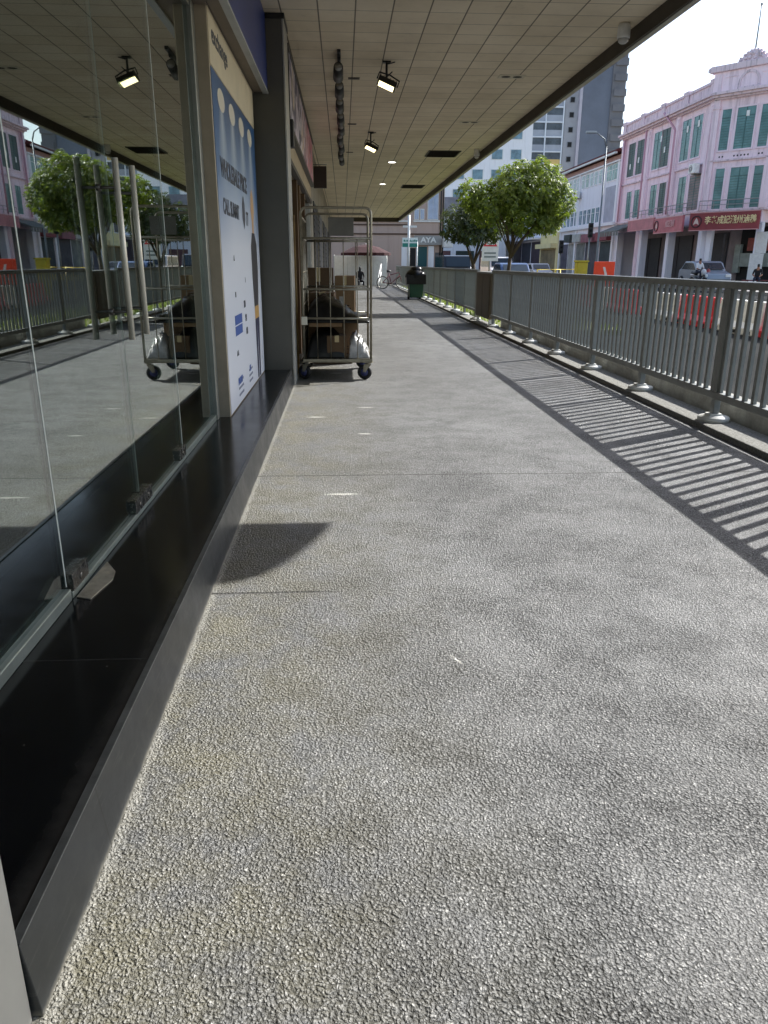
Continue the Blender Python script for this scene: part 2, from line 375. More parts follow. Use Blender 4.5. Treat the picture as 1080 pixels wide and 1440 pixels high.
M_FLOOR = floor_material(); M_CEIL = ceiling_material(); M_GLASS = glass_material(); M_GRAN = granite_material(); M_ROAD = road_material()
M_PRINT = print_material(); M_POST = poster_material()
M_PINK = wall_stain('pink_render', (250, 228, 235), (140, 116, 124), .7, .75)
M_PINKD = wall_stain('weathered_pink_coping', (232, 212, 218), (98, 92, 93), 1.6, .8)
M_LILAC = wall_stain('pale_render', (240, 238, 244), (186, 178, 186), .8, .45)
M_PINKL = wall_stain('pale_pink_frame', (246, 226, 234), (190, 160, 172), .8, .3)
M_WHITEW = wall_stain('white_render', (242, 242, 244), (160, 156, 156), .8, .35)
M_YELW = wall_stain('cream_render', (238, 222, 168), (170, 150, 110), .8, .4)
M_BROWNW = wall_stain('brown_render', (190, 168, 156), (130, 110, 100), .7, .4)
M_STEEL = mat('brushed_steel', (222, 217, 202), .42, .3)
M_ALU = mat('grey_aluminium', (150, 152, 146), .42, .6, 8, .15)
M_GALV = mat('galvanised_tube', (156, 150, 134), .42, .85, 14, .35, rvar=.1)
M_RAIL = mat('grey_rail_paint', (138, 141, 138), .42, 0., 5, .25, bump=.06, bscale=40)
M_BASE = mat('cast_base', (226, 226, 220), .7, 0., 10, .25)
M_CONC = mat('cement_upstand', (160, 158, 150), .9, 0., 3.5, .45, bump=.4, bscale=40)
M_BLACK = mat('black_paint', (22, 22, 22), .45, 0., 10, .3)
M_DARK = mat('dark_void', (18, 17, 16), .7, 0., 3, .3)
M_WHITE = mat('white_paint', (226, 226, 222), .5, 0., 6, .15)
M_PILLAR = mat('grey_pillar_panel', (92, 90, 82), .45, 0., 1.6, .18, bump=.03)
M_PILEDGE = mat('pale_pillar_trim', (176, 174, 166), .5, 0., 3, .15)
M_CARD = mat('cardboard', (102, 80, 56), .85, 0., 6, .25, bump=.1)
M_CARD2 = mat('pale_cardboard', (144, 116, 84), .85, 0., 6, .2, bump=.1)
M_TEAL = mat('teal_shutter_glass', (58, 104, 104), .25, 0., 1.3, col2=(104, 150, 150), rvar=.1)
M_TEALD = mat('dark_teal_opening', (20, 46, 44), .4, 0., 1.2, .5)
M_GLASSD = mat('blue_grey_window', (120, 152, 166), .15, 0., .8, .6)
M_RED = mat('red_plastic', (222, 52, 62), .45, 0., 5, .3)
M_WPL = mat('white_plastic', (244, 243, 238), .45, 0., 5, .2)
M_RUBBER = mat('rubber', (24, 24, 26), .7, 0., 20, .3)
M_SHUT = mat('grey_roller_shutter', (96, 96, 98), .5, .3, 2, .35)
M_SHUTD = mat('dark_shutter', (48, 48, 50), .6, 0., 2, .4)

# ------------------------------------------------------------------ SETTING
def struct(name, mb, m, **k):
    o = mb.build(name, m, **k); o['kind'] = 'structure'; return o
def sheet(x0, y0, x1, y1, z): return MB().quad((x0, y0, z), (x1, y0, z), (x1, y1, z), (x0, y1, z))
struct('ground', sheet(-900, -900, 1200, 1800, -.16), mat('earth', (120, 116, 104), .95, 0, .02, .3))
struct('road', sheet(3.27, -80, 20.6, 400, -.12), M_ROAD)
struct('side_road', sheet(-120, 48.2, 3.30, 57.5, -.124), M_ROAD)
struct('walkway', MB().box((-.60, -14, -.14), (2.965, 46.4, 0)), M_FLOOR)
struct('kerb', MB().box((2.966, -14, -.14), (3.278, 46.4, .046)), mat('kerb_aggregate', (150, 149, 144), .9, 0., 60, .6, bump=.9, bscale=110, spec=.1), bevel=.008)
struct('far_pavement', MB().box((20.6, -60, -.15), (26, 200, .03)), mat('pavement', (150, 146, 140), .9, 0., 1.5, .3))
mk = MB()
for yy in range(-20, 200, 6):
    mk.quad((12.0, yy, -.116), (12.12, yy, -.116), (12.12, yy + 2.6, -.116), (12.0, yy + 2.6, -.116))
    mk.quad((16.0, yy, -.116), (16.12, yy, -.116), (16.12, yy + 2.6, -.116), (16.0, yy + 2.6, -.116))
struct('road_markings', mk, M_WHITE)
# grass verge beyond the far stretch of railing
gr = MB()
for i in range(5200):
    yy = rnd.uniform(16.2, 46); xx = rnd.uniform(3.30, 5.9); a = rnd.uniform(0, 6.28); hh = rnd.uniform(.05, .13); l = rnd.uniform(.02, .06)
    dx, dy = math.cos(a) * .014, math.sin(a) * .014
    gr.quad((xx - dx, yy - dy, -.03), (xx + dx, yy + dy, -.03), (xx + dy * l * 20, yy - dx * l * 20, hh))
struct('verge', MB().box((3.279, 16.0, -.15), (5.95, 46.4, -.02)), mat('verge_soil', (112, 118, 62), .95, 0., 2, .4))
tag(gr.build('grass', leaf_material('grass_blade', (72, 92, 32), (112, 130, 52), .35)), kind='stuff')
# low upstand wall behind the near railing
lw = MB().box((3.28, -14, -.15), (3.50, 15.95, .200))
tag(lw.build('low_wall', M_CONC, bevel=.006), 'low cement upstand wall running behind the base of the near railing', 'wall')

# ------------------------------------------------------------------ ARCADE BUILDING (left side, ceiling overhead)
CZ = 3.6
arc = thing('arcade_building', 'building with a deep tiled soffit overhanging the walkway', 'building', (0, 0, 0))
MB().box((-1.1, -14, CZ), (2.998, 42.5, CZ + .05)).build('ceiling', M_CEIL, arc)
MB().box((3.0, -14, 3.455), (3.03, 42.6, 3.62)).build('edge_beam', [mat('dark_edge_beam', (66, 60, 50), .7, 0., 2, .3)], arc)
MB().box((3.031, -14, 3.450), (3.093, 42.6, 3.655)).build('edge_trim', mat('edge_trim_paint', (186, 184, 174), .6, 0., 2, .25), arc)
MB().box((-9, 42.5, 3.40), (3.0, 42.62, 3.85)).build('end_beam', mat('dark_edge_beam', (66, 60, 50)), arc)
MB().box((-9, -14, 3.66), (3.094, 42.6, 14)).build('upper_storey', mat('upper_wall', (176, 170, 158), .85, 0., 1, .25), arc)
# interior room behind the glass
iroom = MB()
iroom.box((-6.2, -14, -.05), (-.985, 8.4, .165)); iroom.build('shop_floor', mat('shop_floor', (58, 56, 54), .45, 0., 2, .25), arc)
MB().box((-6.3, -14, .17), (-6.2, 8.4, 3.5)).build('shop_back_wall', mat('shop_wall', (96, 92, 86), .8, 0., 1, .2), arc)
MB().box((-6.2, 8.3, .17), (-1.05, 8.44, 3.5)).build('shop_side_wall', mat('shop_wall', (96, 92, 86)), arc)
MB().box((-6.2, -14, 2.95), (-1.1, 8.3, 3.0)).build('shop_ceiling', mat('shop_ceiling', (90, 86, 80), .8, 0., 1, .2), arc)
for a_, b_, c_ in ((3.9, 4.5, (206, 204, 196)), (4.9, 5.2, (190, 186, 178)), (1.2, 2.6, (120, 112, 100))): MB().box((-3.2, a_, .17), (-3.1, b_, 2.6)).build('shop_partition', mat('partition_%d' % c_[0], c_, .6, 0., 2, .2), arc)
o_ = MB().box((-2.6, 5.6, .17), (-1.9, 8.0, 1.2)); o_.box((-2.66, 5.55, 1.2), (-1.84, 8.05, 1.25)); o_.build('shop_counter', mat('counter_wood', (120, 92, 64), .5, 0., 3, .3), arc)
MB().box((-.865, 1.03, 2.912), (-.772, 8.445, 3.598)).build('lintel_soffit', mat('lintel_paint', (128, 118, 106), .6, 0., 3, .2), arc)
MB().box((-1.1, 1.03, 2.90), (-.867, 8.445, 3.598)).build('lintel', mat('lintel_paint', (128, 118, 106)), arc)
# far wall of the arcade, beyond the second shop
fw = MB().box((-9, 15.9, 0), (-.62, 42.4, 3.6)); fw.build('far_wall', mat('arcade_wall', (152, 146, 134), .8, 0., 1.2, .25), arc)
for k, yy in enumerate((17.2, 21.0, 25.2, 29.4, 33.6, 37.8)):
    f = MB().box((-.619, yy, .02), (-.60, yy + 2.9, 2.55))
    for j in range(18): f.box((-.60, yy + .03, .06 + j * .14), (-.592, yy + 2.87, .10 + j * .14))
    f.build('roller_shutter', M_SHUT if k % 2 else M_SHUTD, arc)

# step of black granite
st = thing('granite_step', 'black polished granite step running along the foot of the shopfront', 'step')
MB().prism([(-1.30, .02), (-.588, .02), (-.588, .172), (-1.30, .172)], 'y', 1.03, 8.443).build('tread', M_GRAN, st, bevel=.003)
MB().prism([(-.5875, .0), (-.558, .0), (-.578, .168), (-.5875, .168)], 'y', 1.03, 8.44).build('riser', riser_material(), st, bevel=.002)
MB().box((-.594, 1.03, .1722), (-.574, 8.44, .1765)).build('edge_strip', mat('worn_edge_strip', (120, 122, 122), .35, .6, 12, .4), st, bevel=.0015)  # light strip added along the edge to stand for its chamfer highlight
# pillars
def pillar(y0, y1, x1, label):
    p = thing('pillar', label, 'pillar', (0, 0, 0), group='pillars along the shopfront')
    MB().box((-1.25, y0, 0), (x1 - .02, y1, CZ - .001)).build('shaft', M_PILLAR, p)
    MB().box((x1 - .018, y0 - .006, 0), (x1, y1 + .002, CZ - .001)).build('edge_trim', M_PILEDGE, p, bevel=.004)
    MB().box((-.86, y0 - .012, CZ - .05), (x1 + .008, y1 + .01, CZ - .002)).build('capital', M_BLACK, p)
    return p
pillar(8.45, 8.95, -.548, 'dark grey pillar between the poster and the cage trolley')
pillar(.35, 1.022, -.575, 'pillar with its pale edge cut off at the bottom left corner')

# shopfront: fixed glass and frames
sf = thing('shopfront', 'frameless glass shopfront standing on the black granite step', 'shopfront')
GX = -.98
def pane(y0, y1, z0=.215, z1=2.9): return MB().box((GX - .012, y0, z0), (GX, y1, z1))
pane(1.03, 2.452).build('glass_pane', M_GLASS, sf); pane(4.475, 5.62).build('glass_pane', M_GLASS, sf)
for a_, b_ in ((1.03, 2.45), (4.48, 5.62)): MB().box((GX - .03, a_, .172), (GX + .018, b_, .216)).build('bottom_channel', mat('channel_aluminium', (168, 178, 172), .35, .7, 6, .2), sf, bevel=.004)
MB().box((GX - .03, 2.46, .1725), (GX + .018, 4.47, .198)).build('threshold', mat('channel_aluminium', (168, 178, 172)), sf, bevel=.003)
MB().box((-1.06, 5.622, .173), (-.952, 5.732, 2.9)).build('end_frame', M_ALU, sf, bevel=.004)
MB().box((GX - .03, 1.03, 2.86), (GX + .018, 5.62, 2.9)).build('head_channel', M_ALU, sf)
seal = mat('clear_seal', (206, 214, 208), .3, 0., 3, .1)
for yy in (2.452, 4.466): MB().box((GX - .013, yy, .22), (GX + .001, yy + .008, 2.86)).build('edge_seal', seal, sf)
# double doors, each with through-bolted bar handles
def glass_door(y0, y1, hy, hinge_y, label):
    d = thing('glass_door', label, 'door', (GX, hinge_y, .19), group='pair of glass doors')
    o = Vector((GX, hinge_y, .19))
    mb = pane(y0, y1, .20, 2.85); mb.v = [v - o for v in mb.v]; mb.build('glass_pane', M_GLASS, d)
    for hx in (-.905, -1.06):
        h = MB().tube([(hx, hy, .985), (hx, hy, 1.695)], .0125, 14); h.v = [v - o for v in h.v]; hb = h.build('handle', M_STEEL, d)
        if hx > -1:
            s_ = MB()
            for hz in (1.10, 1.585): s_.cyl((-1.06, hy, hz), (-.905, hy, hz), .006, 10); s_.cyl((GX - .020, hy, hz), (GX + .008, hy, hz), .014, 12)
            s_.v = [v - o for v in s_.v]; s_.build('standoff', mat('dark_standoff', (84, 82, 78), .35, .9), hb)
    for (a, b_) in (((hinge_y - .16, hinge_y + .16) if False else ((y0, y0 + .17) if hinge_y < 3 else (y1 - .17, y1))), ((y1 - .15, y1) if hinge_y < 3 else (y0, y0 + .15))):
        m_ = MB().box((GX - .030, a + .004, .1985), (GX + .022, b_ - .004, .262)); m_.cyl((GX + .021, (a + b_) / 2, .224), (GX + .026, (a + b_) / 2, .224), .014, 12)
        m_.v = [v - o for v in m_.v]; m_.build('patch_fitting', mat('patch_metal', (128, 126, 120), .25, .95, 40, .4, rvar=.12), d, bevel=.004)
    sl_ = MB().box((GX - .011, y0, .265), (GX - .001, y0 + .005, 2.84)); sl_.box((GX - .011, y1 - .005, .265), (GX - .001, y1, 2.84)); sl_.v = [v - o for v in sl_.v]
    sl_.build('edge_seal', seal, d)
    return d
glass_door(2.463, 3.460, 3.33, 2.50, 'nearer glass door leaf, its bar handle the left of the pair')
glass_door(3.468, 4.463, 3.585, 4.43, 'farther glass door leaf, its bar handle the right of the pair')
tag(MB().prism([(-.955, 2.47), (-.90, 2.45), (-.872, 2.62), (-.885, 2.70), (-.945, 2.80)], 'z', .1722, .1765).build('floor_plate', mat('scuffed_plate', (176, 168, 152), .4, .5, 14, .5), bevel=.001),
    'scuffed metal plate lying on the black step by the nearer door', 'plate')
for i_, (x_, y_, z_) in enumerate(((-1.75, 2.9, 2.35), (-2.3, 4.0, 2.25), (-1.8, 2.35, 2.1))):
    t_ = thing('pendant_lamp', ('clear globe pendant lamp hanging highest inside the shop', 'clear globe pendant lamp hanging deepest inside the shop', 'clear globe pendant lamp hanging lowest inside the shop by the nearer door')[i_], 'pendant lamp', (x_, y_, z_), 0, 'globe pendant lamps inside the shop')
    MB().ball((0, 0, 0), .09, 16, 10).build('globe', mat('frosted_globe', (226, 226, 216), .15), t_); MB().cyl((0, 0, .085), (0, 0, 2.95 - z_), .006, 6).build('cord', M_BLACK, t_)
# poster light box
pb = thing('wall_poster', 'tall backlit style poster of a standing figure under spotlights', 'poster', (-.87, 5.74, .172))
MB().box((-.11, 0, 0), (-.004, 2.62, 2.735)).build('casing', mat('beige_casing', (186, 172, 150), .6, 0., 4, .2), pb, bevel=.004)
MB().box((-.0035, .03, .012), (0, 2.60, 2.385)).build('print', M_POST, pb)
MB().box((-.0035, .012, 2.395), (.001, 2.61, 2.73)).build('header_panel', mat('cream_panel', (226, 214, 186), .5, 0., 3, .12), pb)
for yc in (.42, .98, 1.56, 2.16):
    ov = MB(); n = 20; ov.add([(.0015, yc + .17 * math.cos(6.2832 * k / n), 2.245 + .075 * math.sin(6.2832 * k / n)) for k in range(n)], [tuple(range(n))])
    ov.build('lamp_disc', mat('printed_cream', (228, 222, 206), .4), pb)
INK = mat('print_ink', (58, 64, 78), .5); BLUE = mat('print_blue', (44, 84, 160), .5)
def ptext(s, y, z, size, m, align='LEFT', sx=1., bold=.004):
    return text('lettering', s, size, m, pb, Matrix.Translation((.0022, y, z)) @ FACE_RIGHT, .0006, bold, align, sx)
ptext('exchange', .12, 2.60, .16, INK, sx=1.25)
ptext('WHOLESALE PRICE', .20, 1.78, .18, INK, sx=1.0, bold=.006); ptext('CALL SUMMIT', .22, 1.52, .15, INK, sx=.95, bold=.005)
em = MB(); em.add([(.0022, 1.42 + a, 1.545 + b_) for a, b_ in ((0, .14), (.09, .07), (.09, -.05), (0, -.14), (-.09, -.05), (-.09, .07))], [(0, 1, 2, 3, 4, 5)]); em.build('emblem', INK, pb)
ptext('77', 1.58, 1.50, .16, INK)
for (yy, zz, sz, s, m) in ((.62, 1.16, .05, 'A', INK), (1.28, .98, .05, 'I', INK), (.60, .88, .05, 'M', INK), (1.10, .78, .075, '388', INK), (1.14, .66, .075, '668', INK), (1.18, .545, .075, '888', INK),
                            (.52, .42, .05, 'A  A', INK), (.50, .19, .075, 'PROMO', BLUE), (.52, .06 + .03, .05, '', INK), (1.28, .20, .065, 'SET', BLUE)):
    if s: ptext(s, yy, zz, sz, m)
bl = MB()
for k in range(2): bl.box((.001, .50, .56 + k * .085), (.002, .94, .635 + k * .085))
bl.build('label_block', BLUE, pb)
lo = MB()
for k in range(3): lo.box((.001, .52, .07 + k * .055), (.002, .82, .09 + k * .055)); lo.box((.001, 1.24, .08 + k * .05), (.002, 1.50, .10 + k * .05))
lo.build('small_print', mat('print_grey', (120, 128, 150), .5), pb)
fg = MB()     # printed figure: dark jacket, dark trousers, bright belt
def flat(pts, x=.0012): fg.add([(x, p[0], p[1]) for p in pts], [tuple(range(len(pts)))])
fg.cur = 0; flat([(1.92, .72), (2.28, .72), (2.36, 1.05), (2.34, 1.30), (2.20, 1.40), (1.98, 1.40), (1.86, 1.28), (1.86, 1.0)])
fg.cur = 1; flat([(1.93, .60), (2.10, .60), (2.07, .02), (1.96, .02)], .0013); flat([(2.11, .60), (2.29, .60), (2.22, .02), (2.13, .02)], .0013)
fg.cur = 2; flat([(1.93, .60), (2.29, .60), (2.29, .72), (1.93, .72)], .0014)
fg.cur = 3; flat([(2.03, 1.40), (2.16, 1.40), (2.17, 1.50), (2.24, 1.60), (2.20, 1.74), (2.10, 1.80), (2.00, 1.74), (1.96, 1.60), (2.02, 1.50)], .0011)
fg.build('printed_figure', [mat('ink_black', (34, 34, 42), .5), mat('ink_navy', (30, 34, 66), .5), mat('ink_gold', (190, 150, 84), .5), mat('ink_tan', (196, 158, 116), .5)], pb)
# blue fascia
fs = thing('fascia_sign', 'plain blue fascia sign above the glass shopfront and poster', 'sign', (-.771, 1.03, 2.90))
MB().box((0, 0, .012), (.045, 7.405, .69)).build('panel', mat('blue_panel', (38, 62, 136), .35, 0., 1.5, .2), fs)
MB().box((-.004, 0, -.006), (.052, 7.405, .0115)).build('bottom_trim', mat('white_trim', (190, 194, 194), .4, .3, 4, .15), fs, bevel=.002)

# second shop beyond the pillar
ss = thing('neighbour_shopfront', 'dark open shop doorway with wooden posts behind the cage trolley', 'shopfront')
MB().box((-1.2, 8.96, 2.46), (-.60, 15.85, 3.598)).build('lintel', mat('beige_lintel', (176, 160, 132), .7, 0., 2, .2), ss)
MB().box((-.66, 8.96, 2.40), (-.585, 15.85, 2.455)).build('lintel_edge', mat('dark_edge', (60, 54, 46), .6), ss)
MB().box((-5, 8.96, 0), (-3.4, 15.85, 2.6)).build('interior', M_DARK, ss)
MB().box((-3.4, 8.96, -.05), (-.605, 15.85, .012)).build('threshold', mat('dull_tile', (70, 66, 60), .5, 0., 2, .3), ss)
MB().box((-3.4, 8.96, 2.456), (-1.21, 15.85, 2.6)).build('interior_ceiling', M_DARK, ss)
for yy, c in ((9.9, (150, 150, 146)), (11.4, (96, 70, 42)), (12.15, (112, 84, 52)), (13.6, (96, 70, 42)), (15.72, (196, 196, 190))):
    MB().box((-.74, yy, .013), (-.63, yy + .16, 2.398)).build('door_post', mat('post_%d_%d' % (c[0], c[2]), c, .6, 0., 5, .25), ss)
for yy in (10.1, 13.8):
    p_ = MB()
    for k in range(9): p_.box((-.72, yy + k * .14, .02), (-.70, yy + k * .14 + .13, 2.39))
    p_.build('folding_panel', mat('drab_panel', (110, 104, 92), .6, 0., 3, .3), ss)
pf = thing('printed_sign', 'long printed sign with purple and pink scrawl above the second shop', 'sign', (-.60, 8.98, 2.74))
MB().box((0, 0, 0), (.05, 6.75, .70)).build('panel', M_PRINT, pf)
fr = MB().box((-.002, -.03, -.05), (.062, 6.80, -.001)); fr.box((-.002, -.03, .701), (.062, 6.80, .73)); fr.box((-.002, -.03, 0), (.062, -.001, .70)); fr.build('frame', M_BLACK, pf)
MB().box((-.01, -.035, -.25), (.09, .12, .02)).build('control_box', M_BLACK, pf, bevel=.01)
hs = thing('hanging_sign', 'small dark projecting box sign high beyond the printed sign', 'sign', (-.62, 16.3, 2.72))
MB().box((.06, -.05, 0), (.32, .05, .40)).build('panel', mat('dark_brown_sign', (46, 34, 28), .5), hs, bevel=.008); MB().cyl((0, 0, .43), (.33, 0, .43), .010, 8).cyl((.19, 0, .40), (.19, 0, .43), .006, 8).build('bracket', M_ALU, hs)

# unseen plate added at the canopy edge, outlined to throw the dark walkway patch
bs = thing('blade_sign', 'projecting blade sign with a rounded corner fixed outside the canopy edge', 'sign', (3.155, 6.2, 3.83))
prof = [(0, 0), (.815, -.01), (1.03, .24), (1.25, .51), (1.45, .78), (1.57, .97), (1.585, 1.07), (1.54, 1.13), (1.3, 1.18), (0, 1.18)]
MB().prism(prof, 'y', -.03, .03).build('panel', mat('sign_face', (206, 206, 200), .5, 0., 2, .15), bs)
MB().box((-.003, -.1, .2), (.012, .1, 1.1)).build('bracket', M_ALU, bs)

# ------------------------------------------------------------------ CEILING FITTINGS
def floodlight(x, y, drop, rz, label):
    f = thing('floodlight', label, 'floodlight', (x, y, CZ), rz, 'lit floodlights hung from the ceiling')
    MB().box((-.05, -.03, -.02), (.05, .03, -.001)).cyl((0, 0, -.02), (0, 0, -drop + .1), .014, 8).build('stem', M_BLACK, f)
    MB().cyl((.01, .0, -.03), (.10, .02, -.005), .007, 6).build('brace', M_BLACK, f); MB().cyl((0, 0, -drop + .13), (.07, .0, -drop + .19), .007, 6).build('brace', M_BLACK, f)
    h = MB(); h.M = Matrix.Translation((.0, 0, -drop + .05)) @ Matrix.Rotation(R(22), 4, 'Y') @ Matrix.Rotation(R(-14), 4, 'X')
    h.prism([(-.075, -.02), (.075, -.02), (.06, .05), (-.06, .05)], 'x', -.115, .115)
    for k in range(6): h.box((-.105 + k * .04, -.045, .05), (-.097 + k * .04, .045, .07))
    hd = h.build('housing', M_BLACK, f, bevel=.006)
    g = MB(); g.M = h.M.copy(); g.box((-.095, -.06, -.024), (.095, .06, -.0205)); g.build('lens', mat('lit_lens', (255, 240, 180), .4, emit=(1.0, .86, .45), estr=2.2), f)
    y_ = MB(); y_.M = h.M.copy()
    y_.tube([(-.13, 0, .02), (-.13, 0, .10), (0, 0, .12), (.13, 0, .10), (.13, 0, .02)], .009, 6); y_.build('yoke', M_BLACK, f)
    return f
floodlight(.555, 10.2, .30, R(0), 'nearer lit floodlight hanging beside the black track of spotlights')
floodlight(.545, 15.3, .32, R(10), 'farther lit floodlight hanging beside the track of spotlights')
tl = thing('track_light', 'black track with a row of black spotlights along the ceiling', 'track light', (-.015, 9.7, CZ))
MB().box((-.02, 0, -.035), (.02, 9.4, -.001)).build('track', M_BLACK, tl, bevel=.003)
for k in range(9):
    yy = .25 + k * 1.02 + rnd.uniform(-.06, .06); a = rnd.uniform(-12, 12)
    q = MB(); q.M = Matrix.Translation((0, yy, -.036)) @ Matrix.Rotation(R(a), 4, 'Y')
    q.box((-.017, -.12, -.03), (.017, .12, 0)); q.cyl((0, 0, -.02), (0, 0, -.10), .010, 8)
    q.cyl((.0, -.15, -.11), (.0, .15, -.16), .055, 14, .062); sp = q.build('spotlight', M_BLACK, tl)
    q2 = MB(); q2.M = q.M.copy(); q2.cyl((0, -.151, -.1098), (0, -.154, -.1092), .046, 14); q2.build('lens', mat('spot_lens', (150, 150, 146), .2, .4), sp)
def vent(x, y, w_, l_, label):
    v = thing('ceiling_vent', label, 'vent', (x, y, CZ), 0, 'dark ceiling vents near the canopy edge')
    MB().box((-w_ / 2, -l_ / 2, -.012), (w_ / 2, l_ / 2, -.002)).build('backing', M_DARK, v)
    s_ = MB()
    for k in range(9): s_.M = Matrix.Translation((0, -l_ / 2 + (k + .5) * l_ / 9, -.018)) @ Matrix.Rotation(R(35), 4, 'X'); s_.box((-w_ / 2 + .02, -.028, -.002), (w_ / 2 - .02, .028, .002))
    s_.build('slat', mat('vent_metal', (64, 60, 52), .5, .3), v)
    f_ = MB()
    for a, b_ in (((-w_ / 2 - .02, -l_ / 2 - .02), (w_ / 2 + .02, -l_ / 2)), ((-w_ / 2 - .02, l_ / 2), (w_ / 2 + .02, l_ / 2 + .02)), ((-w_ / 2 - .02, -l_ / 2), (-w_ / 2, l_ / 2)), ((w_ / 2, -l_ / 2), (w_ / 2 + .02, l_ / 2))):
        f_.box((*a, -.02), (*b_, -.001))
    f_.build('frame', mat('vent_metal', (64, 60, 52)), v)
vent(2.22, 18.0, .66, .85, 'nearer of the two dark ceiling vents by the canopy edge')
vent(2.22, 25.4, .66, .85, 'farther of the two dark ceiling vents by the canopy edge')
for i, (x, y) in enumerate(((.175, 11.1), (.19, 14.5), (.18, 18.0))):
    v = thing('ceiling_slot', ('first and nearest', 'second', 'third and farthest')[i] + ' small dark slot cut in the ceiling beside the track light', 'vent', (x, y, CZ), 0, 'small slots beside the track light')
    MB().box((-.075, -.05, -.006), (.075, .05, -.001)).build('plate', mat('slot_brown', (70, 56, 44), .6), v); MB().box((-.055, -.012, -.009), (.055, .012, -.0065)).build('opening', M_DARK, v)
for i, (x, y) in enumerate(((1.20, 19.5), (1.24, 24.7))):
    v = thing('downlight', ('nearer', 'farther')[i] + ' small lit round downlight in the ceiling', 'downlight', (x, y, CZ), 0, 'lit downlights')
    MB().lathe([(.115, -.001), (.115, -.012), (.09, -.018), (.09, -.010)], seg=20).build('rim', M_WHITE, v)
    MB().cyl((0, 0, -.019), (0, 0, -.0185), .085, 18).build('lens', mat('lit_downlight', (255, 250, 235), .4, emit=(1, .95, .85), estr=4.), v)
for i, (x, y) in enumerate(((2.21, 10.85), (2.20, 14.15))):
    v = thing('ceiling_grille', ('nearer', 'farther')[i] + ' twin oval grille in a pale plate on the ceiling', 'grille', (x, y, CZ), 0, 'twin grilles in the ceiling')
    MB().box((-.17, -.10, -.006), (.17, .10, -.001)).build('plate', mat('grille_plate', (206, 196, 176), .6), v, bevel=.002)
    e = MB()
    for sx in (-.075, .075): e.add([(sx + .06 * math.cos(6.283 * k / 16), .05 * math.sin(6.283 * k / 16), -.0075) for k in range(16)], [tuple(range(16))])
    e.build('opening', M_DARK, v)
cm = thing('dome_camera', 'white drum shaped fitting on the ceiling by the canopy edge', 'camera', (2.86, 8.55, CZ))
MB().lathe([(.05, -.001), (.062, -.02), (.064, -.12), (.06, -.135)], seg=20).build('housing', M_WHITE, cm); MB().lathe([(.056, -.1352), (.05, -.16), (.03, -.178), (.004, -.184)], seg=20).build('dome', mat('smoked_dome', (180, 180, 178), .25), cm)
c2 = copy_tree(cm); c2.location = (2.86, 17.3, CZ); c2['label'] = 'far small white drum fitting on the ceiling beyond the nearer vent'; c2['group'] = 'drum fittings'; cm['group'] = 'drum fittings'

# ------------------------------------------------------------------ RAILING
RX = 3.12; RT = 1.178
def railing(y0, y1, label, group, posts, ymax_ind, nlim, z0=.046, shoe=True):
    r = thing('railing', label, 'railing', (RX, y0, z0), 0, group); L = y1 - y0; H = RT - z0
    MB().prism([(-.032, H - .058), (.032, H - .058), (.032, H - .006), (.024, H), (-.024, H), (-.032, H - .006)], 'y', 0, L).build('top_rail', M_RAIL, r)
    MB().box((-.034, 0, .189), (.034, L, .247)).build('bottom_rail', M_RAIL, r, bevel=.004)
    p0 = None
    for yy in posts:
        if p0 is None:
            po = MB().box((-.028, -.033, .014), (.028, .033, H - .0585)).build('post', M_RAIL, r, bevel=.006); po.location = (0, yy - y0, 0)
            b_ = MB().lathe([(.128, 0), (.128, .030), (.120, .040), (.05, .052), (.045, .064)], seg=24); b_.box((-.06, -.05, .0), (.045, .045, .066))
            bo = b_.build('base_shoe', M_BASE, po); bo.location = (0, 0, .0)
            p0 = po
        else:
            po = copy_tree(p0, r); po.location = (0, yy - y0, 0)
    bal = None; rest = []; n = 0; k = 0; yy = .065
    while yy < L - .02:
        if min(abs(yy + y0 - p) for p in posts) > .05:
            if n < nlim and yy + y0 > ymax_ind:
                if bal is None: bal = MB().box((-.0135, -.0205, .2475), (.0135, .0205, H - .0585)).build('baluster', M_RAIL, r)
                else:
                    c = bal.copy(); COL.objects.link(c); c.parent = r; bal_ = c
                (bal if n == 0 else bal_).location = (0, yy, 0); n += 1
            else: rest.append(yy)
        yy += .132
    if rest:
        m_ = MB()
        for q in rest: m_.box((-.0135, q - .0205, .2475), (.0135, q + .0205, H - .0585))
        tag(m_.build('balusters', M_RAIL, r), kind='stuff')
    return r
railing(-1.4, 16.15, 'near stretch of grey metal railing with upright bars beside the walkway', 'grey railings along the walkway', [-.45 + 1.64 * k for k in range(11)], 3.4, 96)
railing(17.9, 46.0, 'far stretch of grey metal railing beyond the brown panel', 'grey railings along the walkway', [18.1 + 1.7 * k for k in range(17)], 17.0, 98)
bp = thing('utility_cabinet', 'brown metal cabinet panel standing between the two stretches of railing', 'cabinet', (RX, 16.2, .046))
MB().box((-.05, 0, .13), (.18, 1.65, 1.055)).build('body', mat('brown_metal', (96, 82, 58), .5, .2, 3, .35), bp, bevel=.008)
MB().box((-.07, -.01, 1.056), (.19, 1.66, 1.09)).build('top_cap', M_RAIL, bp, bevel=.005)
d_ = MB().box((-.056, .05, .18), (-.0505, .81, 1.0)); d_.box((-.056, .84, .18), (-.0505, 1.60, 1.0)); d_.build('door', mat('brown_metal', (96, 82, 58)), bp, bevel=.002)
f_ = MB()
for yy in (.08, 1.57): f_.box((-.03, yy - .03, 0), (.03, yy + .03, .129))
f_.build('leg', M_WHITE, bp)

